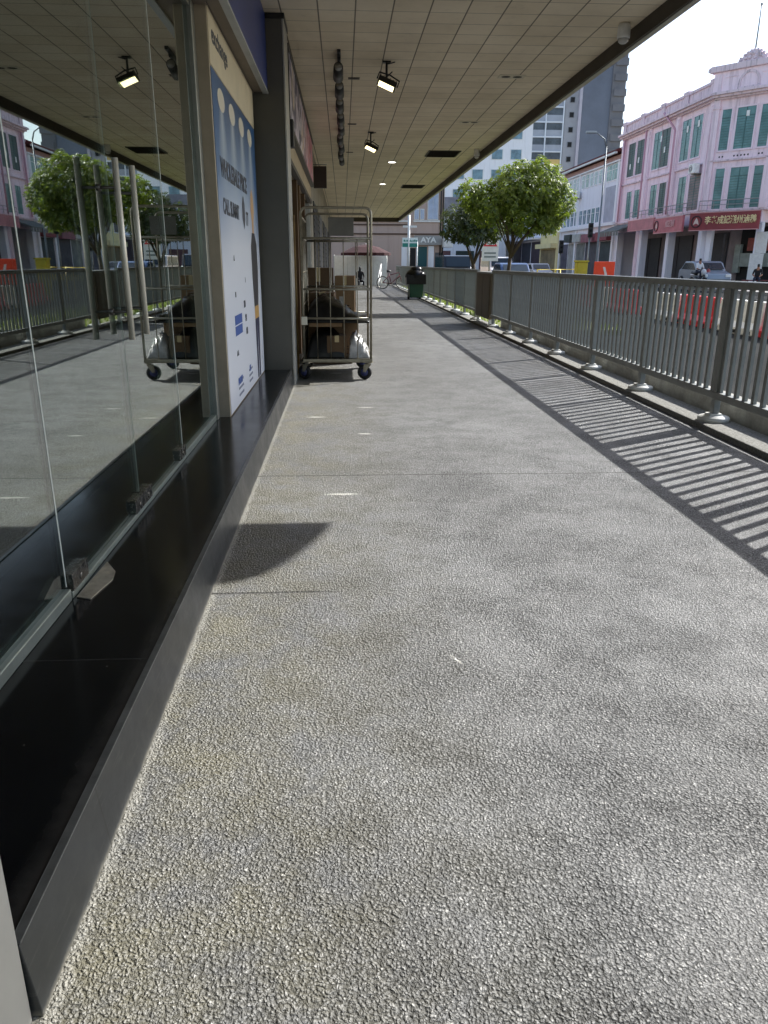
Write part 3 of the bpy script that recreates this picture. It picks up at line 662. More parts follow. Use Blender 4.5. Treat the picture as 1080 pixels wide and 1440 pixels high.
# ------------------------------------------------------------------ CAGE TROLLEY
TX0, TX1, TY0, TY1, TZ0, TZ1 = -.455, .315, 8.82, 9.92, .245, 1.875
ct = thing('cage_trolley', 'tall galvanised cage trolley loaded with boxes on the walkway', 'trolley', (0, 0, 0))
def hoop(y, r=.0145):
    c = .065; a = [(TX0, y, TZ0), (TX0, y, TZ1 - c)]
    for t in range(0, 91, 18): a.append((TX0 + c - c * math.cos(R(t)), y, TZ1 - c + c * math.sin(R(t))))
    for t in range(0, 91, 18): a.append((TX1 - c + c * math.sin(R(t)), y, TZ1 - c + c * math.cos(R(t))))
    a.append((TX1, y, TZ0)); return MB().tube(a, r, 10)
def wires(y):
    m_ = MB()
    for zz in (.70, 1.02, 1.56): m_.cyl((TX0, y, zz), (TX1, y, zz), .013, 8)
    for k in range(1, 5): m_.cyl((TX0 + (TX1 - TX0) * k / 5., y + .004, TZ0), (TX0 + (TX1 - TX0) * k / 5., y + .004, 1.56), .006, 6)
    return m_
hoop(TY0).build('end_frame', M_GALV, ct); hoop(TY1).build('end_frame', M_GALV, ct)
wires(TY0).build('mesh_panel', M_GALV, ct); wires(TY1).build('mesh_panel', M_GALV, ct)
sw = MB()
for xx in (TX0,):
    for zz in (.55, .85, 1.2, 1.56, 1.78): sw.cyl((xx, TY0, zz), (xx, TY1, zz), .012, 8)
    for k in range(1, 6): sw.cyl((xx, TY0 + (TY1 - TY0) * k / 6., TZ0), (xx, TY0 + (TY1 - TY0) * k / 6., 1.78), .006, 6)
sw.build('side_mesh', M_GALV, ct)
bf = MB().box((TX0 - .015, TY0 - .015, TZ0 - .035), (TX1 + .015, TY1 + .015, TZ0)); bf.box((TX0 + .06, TY0 + .08, TZ0 - .055), (TX1 - .06, TY1 - .08, TZ0 - .0355)); bf.build('base', M_GALV, ct, bevel=.004)
MB().box((-.155, TY0 - .012, 1.585), (.125, TY0 - .004, 1.775)).build('label_plate', mat('grey_plate', (104, 100, 92), .5, .2, 5, .2), ct, bevel=.002)
MB().box((TX0 - .022, TY0 - .03, .63), (TX0 + .045, TY0 - .012, .72)).build('latch', M_STEEL, ct, bevel=.003)
for (xx, yy, sw_) in ((TX1 - .03, TY0 + .03, 12), (TX0 + .03, TY0 + .05, -8), (TX1 - .03, TY1 - .05, 20), (TX0 + .03, TY1 - .05, 5)):
    k = MB(); k.box((-.05, -.05, -.012), (.05, .05, 0)); k.cyl((0, 0, -.012), (0, 0, -.03), .028, 12)
    k.add([(-.028, -.03, -.03), (-.028, .05, -.03), (-.028, .06, -.125), (-.028, .03, -.125)], [(0, 1, 2, 3)]); k.add([(.028, -.03, -.03), (.028, .05, -.03), (.028, .06, -.125), (.028, .03, -.125)], [(3, 2, 1, 0)])
    cs = k.build('caster', M_GALV, ct); cs.location = (xx, yy, TZ0 - .0355); cs.rotation_euler = (0, 0, R(65 + sw_))
    wz = -(TZ0 - .0355) + .086
    wh = MB(); wh.ring((0, .045, wz), .062, .024, 'x', 20, 8); wh.build('tyre', M_RUBBER, cs)
    wh = MB(); wh.cyl((-.017, .045, wz), (.017, .045, wz), .052, 16); wh.cyl((-.032, .045, wz), (.032, .045, wz), .010, 8); wh.build('hub', mat('blue_grey_hub', (70, 74, 120), .4), cs)
# the load
def carton(name, x0, y0, z0, x1, y1, z1, label, m=M_CARD, rz=0., tape=True):
    t = thing(name, label, 'box', ((x0 + x1) / 2, (y0 + y1) / 2, z0), R(rz), 'cardboard boxes in and behind the trolley')
    a, b_, c = (x1 - x0) / 2, (y1 - y0) / 2, z1 - z0
    MB().box((-a, -b_, 0), (a, b_, c)).build('body', m, t, bevel=.006)
    if tape: MB().box((-.025, -b_ - .0012, c * .72), (.025, b_ + .0012, c + .0012)).build('tape', mat('parcel_tape', (196, 176, 130), .3), t)
    if c > .3:
        MB().box((-a * .55, -b_ - .0016, c * .25), (-a * .12, -b_ - .0004, c * .5)).build('paper_label', mat('paper_label', (190, 186, 176), .7, 0., 20, .3), t)
        q = MB()
        for k in range(3): q.box((a * .15, -b_ - .0014, c * (.12 + k * .07)), (a * (.75 - k * .15), -b_ - .0004, c * (.15 + k * .07)))
        q.build('print', mat('box_print', (52, 40, 30), .8), t)
    return t
carton('cardboard_box', -.20, 8.87, .247, .03, 9.20, .50, 'small upright cardboard box low in the middle of the cage trolley', M_CARD, 2)
carton('cardboard_box', -.42, 9.28, .247, .18, 9.86, .70, 'large brown carton low at the back of the cage trolley', M_CARD, 0)
carton('cardboard_box', -.40, 9.40, .702, -.10, 9.84, .96, 'brown carton stacked at the left of the cage trolley above the black bag', M_CARD, -3)
carton('cardboard_box', -.40, 8.90, .60, -.02, 9.22, .66, 'flat cardboard sheet lying across inside the cage trolley under the bag', M_CARD2, 1, False)
def lump(name, pts, mats, label, cat, noise=.02, seed=1, ns=7.):
    """soft sack: a grid surface thickened downwards"""
    r_ = random.Random(seed); nx, ny = 22, 14; top = []; m_ = MB()
    x0, x1, y0, y1, zb, f = pts
    for j in range(ny + 1):
        for i in range(nx + 1):
            u, v = i / nx, j / ny; e = (math.sin(math.pi * u) ** .35) * (math.sin(math.pi * v) ** .35) if 0 < u < 1 and 0 < v < 1 else 0
            z = zb + (f(u, v) - zb) * e + (r_.uniform(-noise, noise) + noise * .8 * math.sin(u * ns * 3 + v * 5) * math.sin(v * ns * 2.3 + u * 2)) * e
            top.append((x0 + (x1 - x0) * u, y0 + (y1 - y0) * v, z))
    bot = [(p[0], p[1], zb - .02) for p in top]; n = len(top); fs = []
    for j in range(ny):
        for i in range(nx):
            a = j * (nx + 1) + i; fs.append((a, a + 1, a + nx + 2, a + nx + 1)); fs.append((n + a, n + a + nx + 1, n + a + nx + 2, n + a + 1))
    for i in range(nx):
        fs.append((i, n + i, n + i + 1, i + 1)); a = ny * (nx + 1) + i; fs.append((a, a + 1, n + a + 1, n + a))
    for j in range(ny):
        a = j * (nx + 1); fs.append((a, a + nx + 1, n + a + nx + 1, n + a)); a += nx; fs.append((a, n + a, n + a + nx + 1, a + nx + 1))
    m_.add(top + bot, fs, True)
    return tag(m_.build(name, mats), label, cat)
M_BAG = mat('black_polythene', (9, 9, 10), .3, 0., 8, .3, bump=.6, bscale=14, spec=.35)
lump('black_bag', (-.43, .295, 8.86, 9.85, .665, lambda u, v: 1.0 - .34 * max(0, u - .30) / .70 - .06 * v), M_BAG, 'black plastic sheet bulging across the middle of the cage trolley', 'bag', .026, 3, 9.)
lump('black_bag', (-.43, .02, 8.86, 9.24, .262, lambda u, v: .585), M_BAG, 'black plastic sack at the bottom left inside the cage trolley', 'bag', .01, 5).location = (-.0, 0, 0)
lump('plastic_wrap', (.06, .30, 8.86, 9.20, .262, lambda u, v: .60 - .22 * u), mat('crumpled_clear_wrap', (206, 204, 200), .2, 0., 9, .5, bump=.8, bscale=22), 'crumpled whitish plastic wrap at the sunny corner of the cage trolley', 'wrap', .035, 8, 11.)
yb = MB().prism([(-.36, 9.00), (-.02, 8.88), (.12, 8.90), (.10, 8.98), (-.02, 8.96), (-.34, 9.09)], 'z', 1.005, 1.02); tag(yb.build('yellow_strap', mat('lime_strap', (186, 190, 50), .6, 0., 9, .2)), 'yellow green strap lying over the black bag in the trolley', 'strap')
carton('cardboard_box', -.52, 10.30, 0, .10, 10.9, .62, 'lowest brown carton of the stack on the floor behind the trolley', M_CARD, 3)
carton('cardboard_box', -.10, 10.32, .622, .16, 10.82, 1.14, 'tall pale carton standing on the stack behind the trolley', M_CARD2, -2)
carton('cardboard_box', -.52, 10.34, .622, -.13, 10.86, 1.24, 'dark tan carton on the stack behind the trolley, beside the doorway', M_CARD, 1)
up = MB(); up.M = Matrix.Translation((-.56, 9.25, .02)) @ Matrix.Rotation(R(3), 4, 'X'); up.box((-.02, -.02, 0), (.02, .02, 1.80))
tag(up.build('wooden_pole', mat('raw_wood', (170, 138, 88), .7, 0., 8, .3)), 'bare wooden pole leaning upright between the trolley and the doorway', 'pole')

# ------------------------------------------------------------------ FAR END OF THE WALKWAY
bn = thing('wheelie_bin', 'dark green bin with black bags heaped on it by the railing', 'bin', (2.74, 29.5, 0), R(4))
MB().prism([(-.24, .08), (.24, .08), (.29, .82), (-.29, .82)], 'y', -.26, .26).build('body', mat('dark_green_plastic', (16, 74, 48), .45, 0., 6, .25), bn, bevel=.02)
b_ = MB(); b_.box((-.31, -.29, .82), (.31, .29, .87)); b_.cyl((-.2, .27, .80), (.2, .27, .80), .02, 8); b_.build('rim', mat('dark_green_plastic', (16, 74, 48)), bn, bevel=.01)
for sx in (-.22, .22): MB().cyl((sx - .03, .22, .09), (sx + .03, .22, .09), .09, 16).build('wheel', M_RUBBER, bn)
g = MB(); r_ = random.Random(4)
g.ball((0, 0, .84), (.40, .36, .27), 18, 12); g.ball((.03, .02, 1.06), (.23, .22, .14), 14, 8)
g.v = [v + Vector((r_.uniform(-1, 1), r_.uniform(-1, 1), r_.uniform(-1, 1))) * .018 for v in g.v]
g.prism([(-.37, .56), (.37, .56), (.36, .90), (-.36, .90)], 'y', -.33, .33)
bg_ = g.build('black_bag', M_BAG); bg_.location = (2.74, 29.5, 0); tag(bg_, 'black rubbish bags heaped on top of the green bin', 'bag')

def bicycle(loc, rz, label):
    t = thing('bicycle', label, 'bicycle', loc, rz)
    for xx in (-.52, .52):
        wv = MB(); wv.ring((xx, 0, .33), .31, .022, 'y', 28, 8); o = wv.build('wheel', M_RUBBER, t)
        sp_ = MB(); sp_.ring((xx, 0, .33), .285, .010, 'y', 28, 6)
        for k in range(12): a = k * math.pi / 6; sp_.cyl((xx, 0, .33), (xx + .28 * math.cos(a), 0, .33 + .28 * math.sin(a)), .0035, 4)
        sp_.build('rim', M_STEEL, o)
    f_ = MB(); seat, bb, head, headb = (-.18, 0, .80), (-.06, 0, .28), (.36, 0, .84), (.40, 0, .70)
    for a, b2 in ((seat, bb), (bb, headb), ((-.16, 0, .70), head), (bb, (-.52, 0, .33)), ((-.16, 0, .70), (-.52, 0, .33)), (head, headb), (headb, (.52, 0, .33))): f_.cyl(a, b2, .02, 8)
    f_.build('frame', mat('red_frame', (112, 26, 32), .35), t)
    MB().tube([(-.30, 0, .90), (-.18, 0, .91), (-.05, 0, .89)], [.07, .05, .025], 8).build('saddle', M_BLACK, t)
    MB().tube([(.30, -.28, 1.0), (.36, -.10, 1.02), (.36, .10, 1.02), (.30, .28, 1.0)], .014, 8).cyl((.36, 0, .84), (.36, 0, 1.02), .014, 8).build('handlebar', M_BLACK, t)
    MB().ring((-.06, 0, .28), .09, .012, 'y', 16, 6).cyl((-.06, -.14, .20), (-.06, .14, .36), .012, 6).build('crank', M_STEEL, t)
    return t
bicycle((2.62, 41.6, 0), R(8), 'red framed bicycle leaning by the far railing past the bin')
# parasol, white stall and handrail at the corner
pr = thing('parasol', 'wide dark red parasol open at the far end of the walkway', 'parasol', (1.32, 45.2, 0))
can = MB(); n = 16; rim = [(1.42 * math.cos(6.2832 * k / n), 1.42 * math.sin(6.2832 * k / n), 1.86) for k in range(n)]; mid = [(.75 * math.cos(6.2832 * k / n), .75 * math.sin(6.2832 * k / n), 2.17) for k in range(n)]
can.add(rim + mid + [(0, 0, 2.33)], [(k, (k + 1) % n, n + (k + 1) % n, n + k) for k in range(n)] + [(n + k, n + (k + 1) % n, 2 * n) for k in range(n)])
can.add([(p[0], p[1], p[2] - .14) for p in rim] + rim, [(k, (k + 1) % n, n + (k + 1) % n, n + k) for k in range(n)])
can.build('canopy', mat('maroon_cloth', (58, 20, 22), .9, 0., 4, .25), pr); MB().cyl((0, 0, .05), (0, 0, 2.36), .024, 10).build('pole', M_WHITE, pr); MB().lathe([(.28, 0), (.28, .05), (.08, .09)], seg=18).build('base', M_CONC, pr)
sb = thing('white_hoarding', 'white panelled hoarding standing under the red parasol', 'hoarding', (0, 46.6, 0))
for k in range(4): MB().box((-.5 + k * .78, 0, .03), (.26 + k * .78, .05, 1.72)).build('panel', M_WHITE, sb, bevel=.006)
m_ = MB()
for k in range(5): m_.cyl((-.51 + k * .78, .07, 0), (-.51 + k * .78, .07, 1.78), .02, 8)
m_.build('posts', M_ALU, sb)
hr = thing('white_handrail', 'sloping white handrail of the ramp left of the bicycle', 'handrail', (2.1, 44.6, 0))
MB().tube([(-.15, -1.2, .62), (.0, 0, .95), (.12, .9, 1.25)], .035, 8).build('top_rail', M_WHITE, hr); MB().tube([(-.15, -1.2, .22), (.0, 0, .50), (.12, .9, .80)], .03, 8).build('mid_rail', M_WHITE, hr)
for a in ((-.15, -1.2, .66), (.0, 0, .97), (.12, .9, 1.26)): MB().cyl((a[0], a[1], 0), a, .028, 8).build('post', M_WHITE, hr)

# people: one skinned surface per body, clothing colours by body region
def person(loc, rz, joints, edges, radii, regions, mats, label):
    me = bpy.data.meshes.new('person'); names = list(joints); idx = {k: i for i, k in enumerate(names)}
    me.from_pydata([joints[k] for k in names], [(idx[a], idx[b_]) for a, b_ in edges], [])
    o = bpy.data.objects.new('person', me); COL.objects.link(o)
    o.modifiers.new('skin', 'SKIN'); sb_ = o.modifiers.new('sub', 'SUBSURF'); sb_.levels = 2; sb_.render_levels = 2
    lay = me.skin_vertices[0].data
    for k, i in idx.items():
        r_ = radii[k]; lay[i].radius = r_ if isinstance(r_, tuple) else (r_, r_); lay[i].use_root = (k == 'pelvis')
    bpy.context.view_layer.update()
    m2 = bpy.data.meshes.new_from_object(o.evaluated_get(bpy.context.evaluated_depsgraph_get())); bpy.data.objects.remove(o)
    m2.materials.clear()
    for m in mats: m2.materials.append(m)
    segs = [(Vector(joints[a]), Vector(joints[b_]), regions.get(b_, 0)) for a, b_ in edges]
    for f in m2.polygons:
        c = f.center; best = (1e9, 0)
        for a, b_, g_ in segs:
            d = b_ - a; t = max(0, min(1, (c - a).dot(d) / d.length_squared)); q = (c - a - d * t).length
            if q < best[0]: best = (q, g_)
        f.material_index = best[1]; f.use_smooth = True
    p = bpy.data.objects.new('person', m2); COL.objects.link(p); p.location = loc; p.rotation_euler = (0, 0, rz)
    return tag(p, label, 'person')
def seated(loc, rz, mats, label, seat=.44, lean=.06, arms=.0):
    J = {'pelvis': (0, 0, seat + .08), 'waist': (0, -.02, seat + .28), 'chest': (0, -lean, seat + .46), 'neck': (0, -lean - .01, seat + .60), 'headb': (0, -lean - .03, seat + .68), 'headt': (0, -lean - .03, seat + .84)}
    E_ = [('pelvis', 'waist'), ('waist', 'chest'), ('chest', 'neck'), ('neck', 'headb'), ('headb', 'headt')]
    Rr = {'pelvis': (.15, .12), 'waist': (.135, .105), 'chest': (.155, .11), 'neck': .055, 'headb': (.07, .085), 'headt': (.075, .09)}; G = {'waist': 0, 'chest': 0, 'neck': 2, 'headb': 2, 'headt': 3}
    for s_, n in ((-1, 'l'), (1, 'r')):
        J.update({'sh' + n: (s_ * .17, -lean, seat + .52), 'el' + n: (s_ * .23, -lean - .10, seat + .27), 'wr' + n: (s_ * .14, -.32 - arms, seat + .20), 'ha' + n: (s_ * .12, -.41 - arms, seat + .18),
                  'hip' + n: (s_ * .10, -.05, seat + .06), 'kn' + n: (s_ * .13, -.44, seat + .06), 'an' + n: (s_ * .13, -.42, .09), 'to' + n: (s_ * .14, -.60, .05)})
        E_ += [('chest', 'sh' + n), ('sh' + n, 'el' + n), ('el' + n, 'wr' + n), ('wr' + n, 'ha' + n), ('pelvis', 'hip' + n), ('hip' + n, 'kn' + n), ('kn' + n, 'an' + n), ('an' + n, 'to' + n)]
        Rr.update({'sh' + n: .06, 'el' + n: .045, 'wr' + n: .032, 'ha' + n: .035, 'hip' + n: .085, 'kn' + n: .06, 'an' + n: .04, 'to' + n: .035})
        G.update({'sh' + n: 0, 'el' + n: 0, 'wr' + n: 2, 'ha' + n: 2, 'hip' + n: 1, 'kn' + n: 1, 'an' + n: 1, 'to' + n: 3})
    return person(loc, rz, J, E_, Rr, G, mats, label)
SKIN = mat('skin', (150, 104, 80), .5); HAIR = mat('dark_hair', (22, 20, 20), .5); CLOTHB = mat('black_cloth', (24, 24, 28), .85); CLOTHW = mat('white_cloth', (214, 216, 220), .85); CLOTHN = mat('navy_cloth', (34, 38, 56), .85)
seated((.92, 43.2, 0), R(10), [CLOTHB, CLOTHB, CLOTHB, HAIR], 'person in black sitting on a stool under the red parasol', .30)
stl = thing('stool', 'low stool under the person in black at the far end', 'stool', (.92, 43.2, 0))
MB().cyl((0, .02, .24), (0, .02, .275), .16, 16).build('seat', M_WPL, stl)
for k in range(4): MB().cyl((.11 * math.cos(k * 1.571 + .78), .02 + .11 * math.sin(k * 1.571 + .78), 0), (.09 * math.cos(k * 1.571 + .78), .02 + .09 * math.sin(k * 1.571 + .78), .24), .014, 8).build('leg', M_WPL, stl)

# corner building across the side road
cb = thing('corner_building', 'brown rendered corner building closing the end of the street', 'building', (0, 58.5, -.12))
MB().box((-30, 0, 0), (7.45, 14, 9.5)).build('wall', M_BROWNW, cb)
for (x0, x1, z0, z1) in ((5.25, 5.62, 4.45, 5.2), (5.68, 6.0, 4.45, 5.2), (6.22, 7.02, 4.45, 6.3), (3.0, 4.4, 4.6, 6.2), (.6, 2.0, 4.6, 6.2)):
    o = MB().box((x0, -.06, z0), (x1, -.002, z1)).build('window', M_WHITE, cb); wq = (x1 - x0 - .12) / 2
    MB().box((x0 + .05, -.075, z0 + .06), (x0 + .05 + wq, -.0605, z1 - .06)).box((x1 - .05 - wq, -.075, z0 + .06), (x1 - .05, -.0605, z1 - .06)).build('pane', mat('pale_pane', (176, 190, 214), .2, 0., 2, .2), o)
MB().box((5.2, -.10, 4.30), (7.28, -.002, 4.42)).box((-2, -.08, 4.30), (5.0, -.002, 4.40)).build('sill', M_WHITE, cb)
MB().box((-30, -.05, 3.42), (7.46, -.002, 3.52)).box((-30, -.06, 4.05), (4.9, -.002, 4.15)).build('band', mat('brown_band', (84, 64, 52), .7), cb)
MB().box((5.25, -.30, 2.72), (7.3, -.004, 3.36)).build('fascia', mat('grey_fascia', (150, 150, 148), .5, 0., 1.5, .2), cb)
text('lettering', 'AYA', .5, M_WHITE, cb, Matrix.Translation((6.30, -.31, 3.05)) @ FACE_FRONT, .02, .02, 'CENTER', 1.15)
MB().box((5.55, -.02, 0), (6.25, -.003, 2.6)).build('door', mat('teal_door', (14, 74, 78), .5), cb)
MB().box((6.35, -.12, 0), (6.75, -.004, 2.65)).box((4.35, -.12, 0), (4.75, -.004, 2.6)).build('pilaster', M_WHITEW, cb)
MB().box((6.85, -.02, 0), (7.35, -.003, 2.2)).build('shutter', M_SHUT, cb)
MB().box((4.9, -.02, 0), (5.4, -.003, 2.5)).build('dark_opening', M_DARK, cb)
for xx in (7.2, 7.38): MB().cyl((xx, -.10, 0), (xx, -.10, 9.3), .05, 8).build('drain_pipe', M_DARK, cb)
MB().box((7.35, -1.1, 2.55), (8.0, -.02, 3.15)).build('side_sign', M_WHITE, cb, bevel=.02)
MB().prism([(-31, 9.5), (7.9, 9.5), (7.9, 9.75), (-31, 9.75)], 'y', -.5, 14.5).build('roof', mat('red_tile', (120, 62, 54), .8, 0., 1.5, .4), cb)
ws = thing('street_name_sign', 'green and white street name sign on a white pole', 'sign', (4.62, 55.4, -.12))
MB().cyl((0, 0, 0), (0, 0, 4.6), .09, 10).build('pole', M_WHITE, ws); MB().box((-.45, -.07, 2.50), (.62, -.03, 3.12)).build('panel', mat('sign_white', (220, 232, 228), .5), ws, bevel=.01)
MB().box((-.44, -.076, 2.51), (.61, -.071, 2.76)).build('green_band', mat('sign_green', (40, 132, 118), .5), ws); MB().box((-.42, -.05, 3.78), (.55, .05, 3.92)).build('cross_arm', M_WHITE, ws)
lt = MB(); r_ = random.Random(2); xx = -.36
while xx < .5:
    wd = r_.uniform(.05, .10); lt.box((xx, -.076, 2.86), (xx + wd, -.071, 2.86 + r_.uniform(.08, .13))); xx += wd + .025
lt.build('lettering', mat('sign_green', (40, 132, 118)), ws)
wp = thing('white_post', 'slim white post standing before the teal door at the corner', 'post', (5.35, 56.8, -.12)); MB().cyl((0, 0, 0), (0, 0, 2.9), .05, 10).build('shaft', M_WHITE, wp); MB().lathe([(.09, 0), (.09, .1), (.05, .14)], seg=12).build('base', M_WHITE, wp)

# ------------------------------------------------------------------ PINK SHOPHOUSE
pk = thing('pink_shophouse', 'weathered pink shophouse with teal windows and a corner pediment', 'building', (24, 68.9, 0), R(-90))
LEN = 16.64; CH = 3.8; TH = R(39)     # main facade length, chamfer length, chamfer turn
CM = Matrix.Translation((LEN, 0, 0)) @ Matrix.Rotation(TH, 4, 'Z')     # chamfer frame
RM = CM @ Matrix.Translation((CH, 0, 0)) @ Matrix.Rotation(R(45), 4, 'Z')
ends = {}
def pts2(M_, u, d): p = M_ @ Vector((u, d, 0)); return (p.x, p.y)
foot = [(0, 0), (LEN, 0), pts2(CM, CH, 0), pts2(RM, 9, 0), pts2(RM, 9, 12), (0, 14)]
MB().prism(foot, 'z', 4.62, 11.7).build('wall', M_PINK, pk)
foot2 = [(0, 2.2), (LEN - .3, 2.2)] + [pts2(CM, CH + .2, 2.2), pts2(RM, 9, 2.2), pts2(RM, 9, 12), (0, 14)]
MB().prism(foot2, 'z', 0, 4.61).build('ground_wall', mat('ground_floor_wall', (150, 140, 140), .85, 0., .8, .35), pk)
tr = MB()
def on(Mx): tr.M = Mx
# cornices, string courses, pilasters
for Mx, u0, u1 in ((Matrix(), -.05, LEN + .15), (CM, -.15, CH + .15), (RM, 0, 9)):
    tr.M = Mx; tr.box((u0, -.22, 11.22), (u1, -.003, 11.32)); tr.box((u0, -.45, 11.322), (u1, -.003, 11.45)); tr.box((u0, -.62, 11.452), (u1, -.003, 11.60)); tr.box((u0, -.14, 7.62), (u1, -.003, 7.72)); tr.box((u0, -.10, 4.62), (u1, -.003, 4.72))
tr.build('cornice', M_PINKD, pk)
for u in (.28, 5.9, 11.1, LEN - .42):
    pl = MB(); pl.box((u - .30, -.16, 4.73), (u + .30, -.004, 11.21)); pl.box((u - .16, -.22, 4.74), (u + .16, -.161, 11.0)); pl.box((u - .36, -.20, 10.6), (u + .36, -.0045, 10.75)); pl.build('pilaster', M_PINK, pk)
for u in (.02, CH - .02):
    pl = MB(); pl.M = CM; pl.box((u - .20, -.14, 4.73), (u + .20, -.004, 11.21)); pl.box((u - .26, -.19, 10.7), (u + .26, -.0045, 10.86)); pl.build('pilaster', M_PINK, pk)
# parapet with panels and pediment
pa = MB()
pa.box((0, -.10, 11.61), (LEN, .25, 12.30))
for k in range(9): u = .9 + k * 1.83; pa.box((u - .55, -.14, 11.75), (u + .55, -.101, 12.15))
pa.M = RM; pa.box((0, -.10, 11.61), (9, .25, 12.30)); pa.build('parapet', M_PINKD, pk)
cp = MB(); cp.box((-.05, -.20, 12.302), (LEN - .5, .33, 12.46))
for k in range(5): u = .3 + k * 3.95; cp.box((u - .32, -.22, 11.62), (u + .32, -.142, 12.298)); cp.box((u - .38, -.26, 12.30), (u + .38, .38, 12.56))
cp.build('coping', M_PINKD, pk)
pd = MB(); pd.M = CM; pd.box((-.35, -.16, 11.61), (CH + .35, .40, 12.78))
pd.box((-.22, -.22, 11.62), (.18, -.161, 12.6)); pd.box((CH - .18, -.22, 11.62), (CH + .22, -.161, 12.6)); pd.box((.3, -.20, 12.42), (1.15, -.161, 12.5)); pd.box((2.65, -.20, 12.42), (3.5, -.161, 12.5))
pd.build('pediment', M_PINK, pk)
arch = MB(); arch.M = CM
for k in range(14):
    a0, a1 = math.pi * k / 14, math.pi * (k + 1) / 14
    q = [(1.9 + r_ * math.cos(a), 12.0 + r_ * math.sin(a)) for r_, a in ((.52, a0), (.66, a0), (.66, a1), (.52, a1))]
    arch.prism(q, 'y', -.215, -.162)
arch.box((1.2, -.21, 11.66), (2.6, -.162, 11.78)); arch.box((1.22, -.21, 11.79), (1.38, -.162, 12.0)); arch.box((2.42, -.21, 11.79), (2.58, -.162, 12.0)); arch.build('arch_relief', M_PINKD, pk)
co = MB(); co.M = CM; co.prism([(-.75, 12.84), (-.62, 12.782), (CH + .62, 12.782), (CH + .75, 12.84), (CH + .75, 13.02), (CH + .55, 13.14), (-.55, 13.14), (-.75, 13.02)], 'y', -.34, .5); co.build('pediment_coping', M_PINKD, pk, bevel=.03)
cr = MB(); cr.M = CM; r_ = random.Random(3)
cr.prism([(1.0, 13.142), (2.8, 13.142), (2.75, 13.3), (2.5, 13.42), (2.3, 13.62), (1.9, 13.76), (1.5, 13.62), (1.3, 13.42), (1.05, 13.3)], 'y', -.14, .2)
for k in range(26): a = r_.uniform(0, math.pi); q = r_.uniform(.25, .85); cr.ball((1.9 + q * math.cos(a), -.14, 13.16 + .55 * q * math.sin(a)), r_.uniform(.06, .11), 7, 5)
for k in range(9): cr.ball((1.12 + k * .195, 0, 13.28 + .45 * math.sin(math.pi * (k + .5) / 9)), .10, 8, 6)
cr.build('crest', M_PINKD, pk)
fp = MB(); fp.M = CM; fp.cyl((1.9, .05, 13.7), (1.9, .05, 16.1), .055, 8, .035); fp.ball((1.9, .05, 16.12), .08, 8, 6); fp.build('flagpole', mat('grey_pole', (140, 150, 150), .5), pk)
# windows
def window(Mx, u0, u1, z0, z1, m=M_TEAL, mull=1, frame=M_PINKL, trans=.78, rough_sh=False):
    d = MB(); d.M = Mx; d.box((u0 - .10, -.07, z0 - .10), (u1 + .10, -.003, z0)); d.box((u0 - .09, -.05, z1), (u1 + .09, -.003, z1 + .09)); d.box((u0 - .09, -.05, z0), (u0, -.003, z1)); d.box((u1, -.05, z0), (u1 + .09, -.003, z1))
    o = d.build('window', frame, pk)
    g = MB(); g.M = Mx; g.box((u0, -.02, z0), (u1, -.0035, z1)); g.build('pane', m, o)
    b_ = MB(); b_.M = Mx
    for k in range(1, mull + 1): u = u0 + (u1 - u0) * k / (mull + 1.); b_.box((u - .025, -.04, z0), (u + .025, -.0205, z1))
    b_.box((u0, -.038, z0 + (z1 - z0) * trans), (u1, -.0206, z0 + (z1 - z0) * trans + .05))
    for k in range(1, 12): zz = z0 + (z1 - z0) * trans * k / 12.; b_.box((u0 + .03, -.03, zz), (u1 - .03, -.0207, zz + .03))
    b_.build('shutter_bars', mat('shutter_teal', (62, 106, 104), .5, 0., 2, .35), o)
for (u0, u1) in ((1.33, 2.85), (3.25, 4.74)): window(Matrix(), u0, u1, 8.22, 10.75, M_TEALD); 
for (u0, u1) in ((6.70, 8.1), (8.2, 9.74)): window(Matrix(), u0, u1, 8.22, 10.8, M_TEALD if u0 > 8 else M_TEAL)
for (u0, u1) in ((11.73, 13.1), (13.5, 14.86)): window(Matrix(), u0, u1, 8.22, 10.8)
for (u0, u1) in ((1.88, 3.0), (3.6, 4.85)): window(Matrix(), u0, u1, 4.95, 7.05)
for (u0, u1) in ((7.0, 8.25), (8.7, 9.95)): window(Matrix(), u0, u1, 4.95, 7.1, M_TEAL if u0 < 8 else M_TEALD)
window(Matrix(), 12.12, 13.35, 4.85, 7.15); window(Matrix(), 13.9, 15.6, 4.85, 7.1, mat('boarded_panel', (150, 138, 134), .8, 0., 1.2, .4), 1, M_PINKL, .9)
for (u0, u1, n) in ((.42, 1.0, 0), (1.38, 2.52, 1), (2.88, 3.45, 0)): window(CM, u0, u1, 8.28, 10.64, M_TEAL, n)
for (u0, u1, n) in ((.48, 1.05, 0), (1.45, 2.58, 1), (2.94, 3.50, 0)): window(CM, u0, u1, 4.78, 7.2, M_TEAL, n)
for q_ in (1.6, 3.6, 5.6, 7.4): window(RM, q_ - .5, q_ + .5, 8.28, 10.6, M_TEAL, 1); window(RM, q_ - .5, q_ + .5, 4.85, 7.1, M_TEAL, 1)
ho = MB(); ho.M = CM
for u in (.55, .75, 1.5, 1.72, 1.94, 2.16, 2.38, 3.05, 3.25): ho.cyl((u, -.004, 7.9), (u, .0, 7.9), .055, 10)
for u in (.55, .75, 1.5, 1.72, 1.94, 2.16, 2.38, 3.05, 3.25): ho.add([(u + .055 * math.cos(k * .785), -.006, 7.9 + .055 * math.sin(k * .785)) for k in range(8)], [tuple(range(8))])
ho.build('vent_holes', M_DARK, pk)
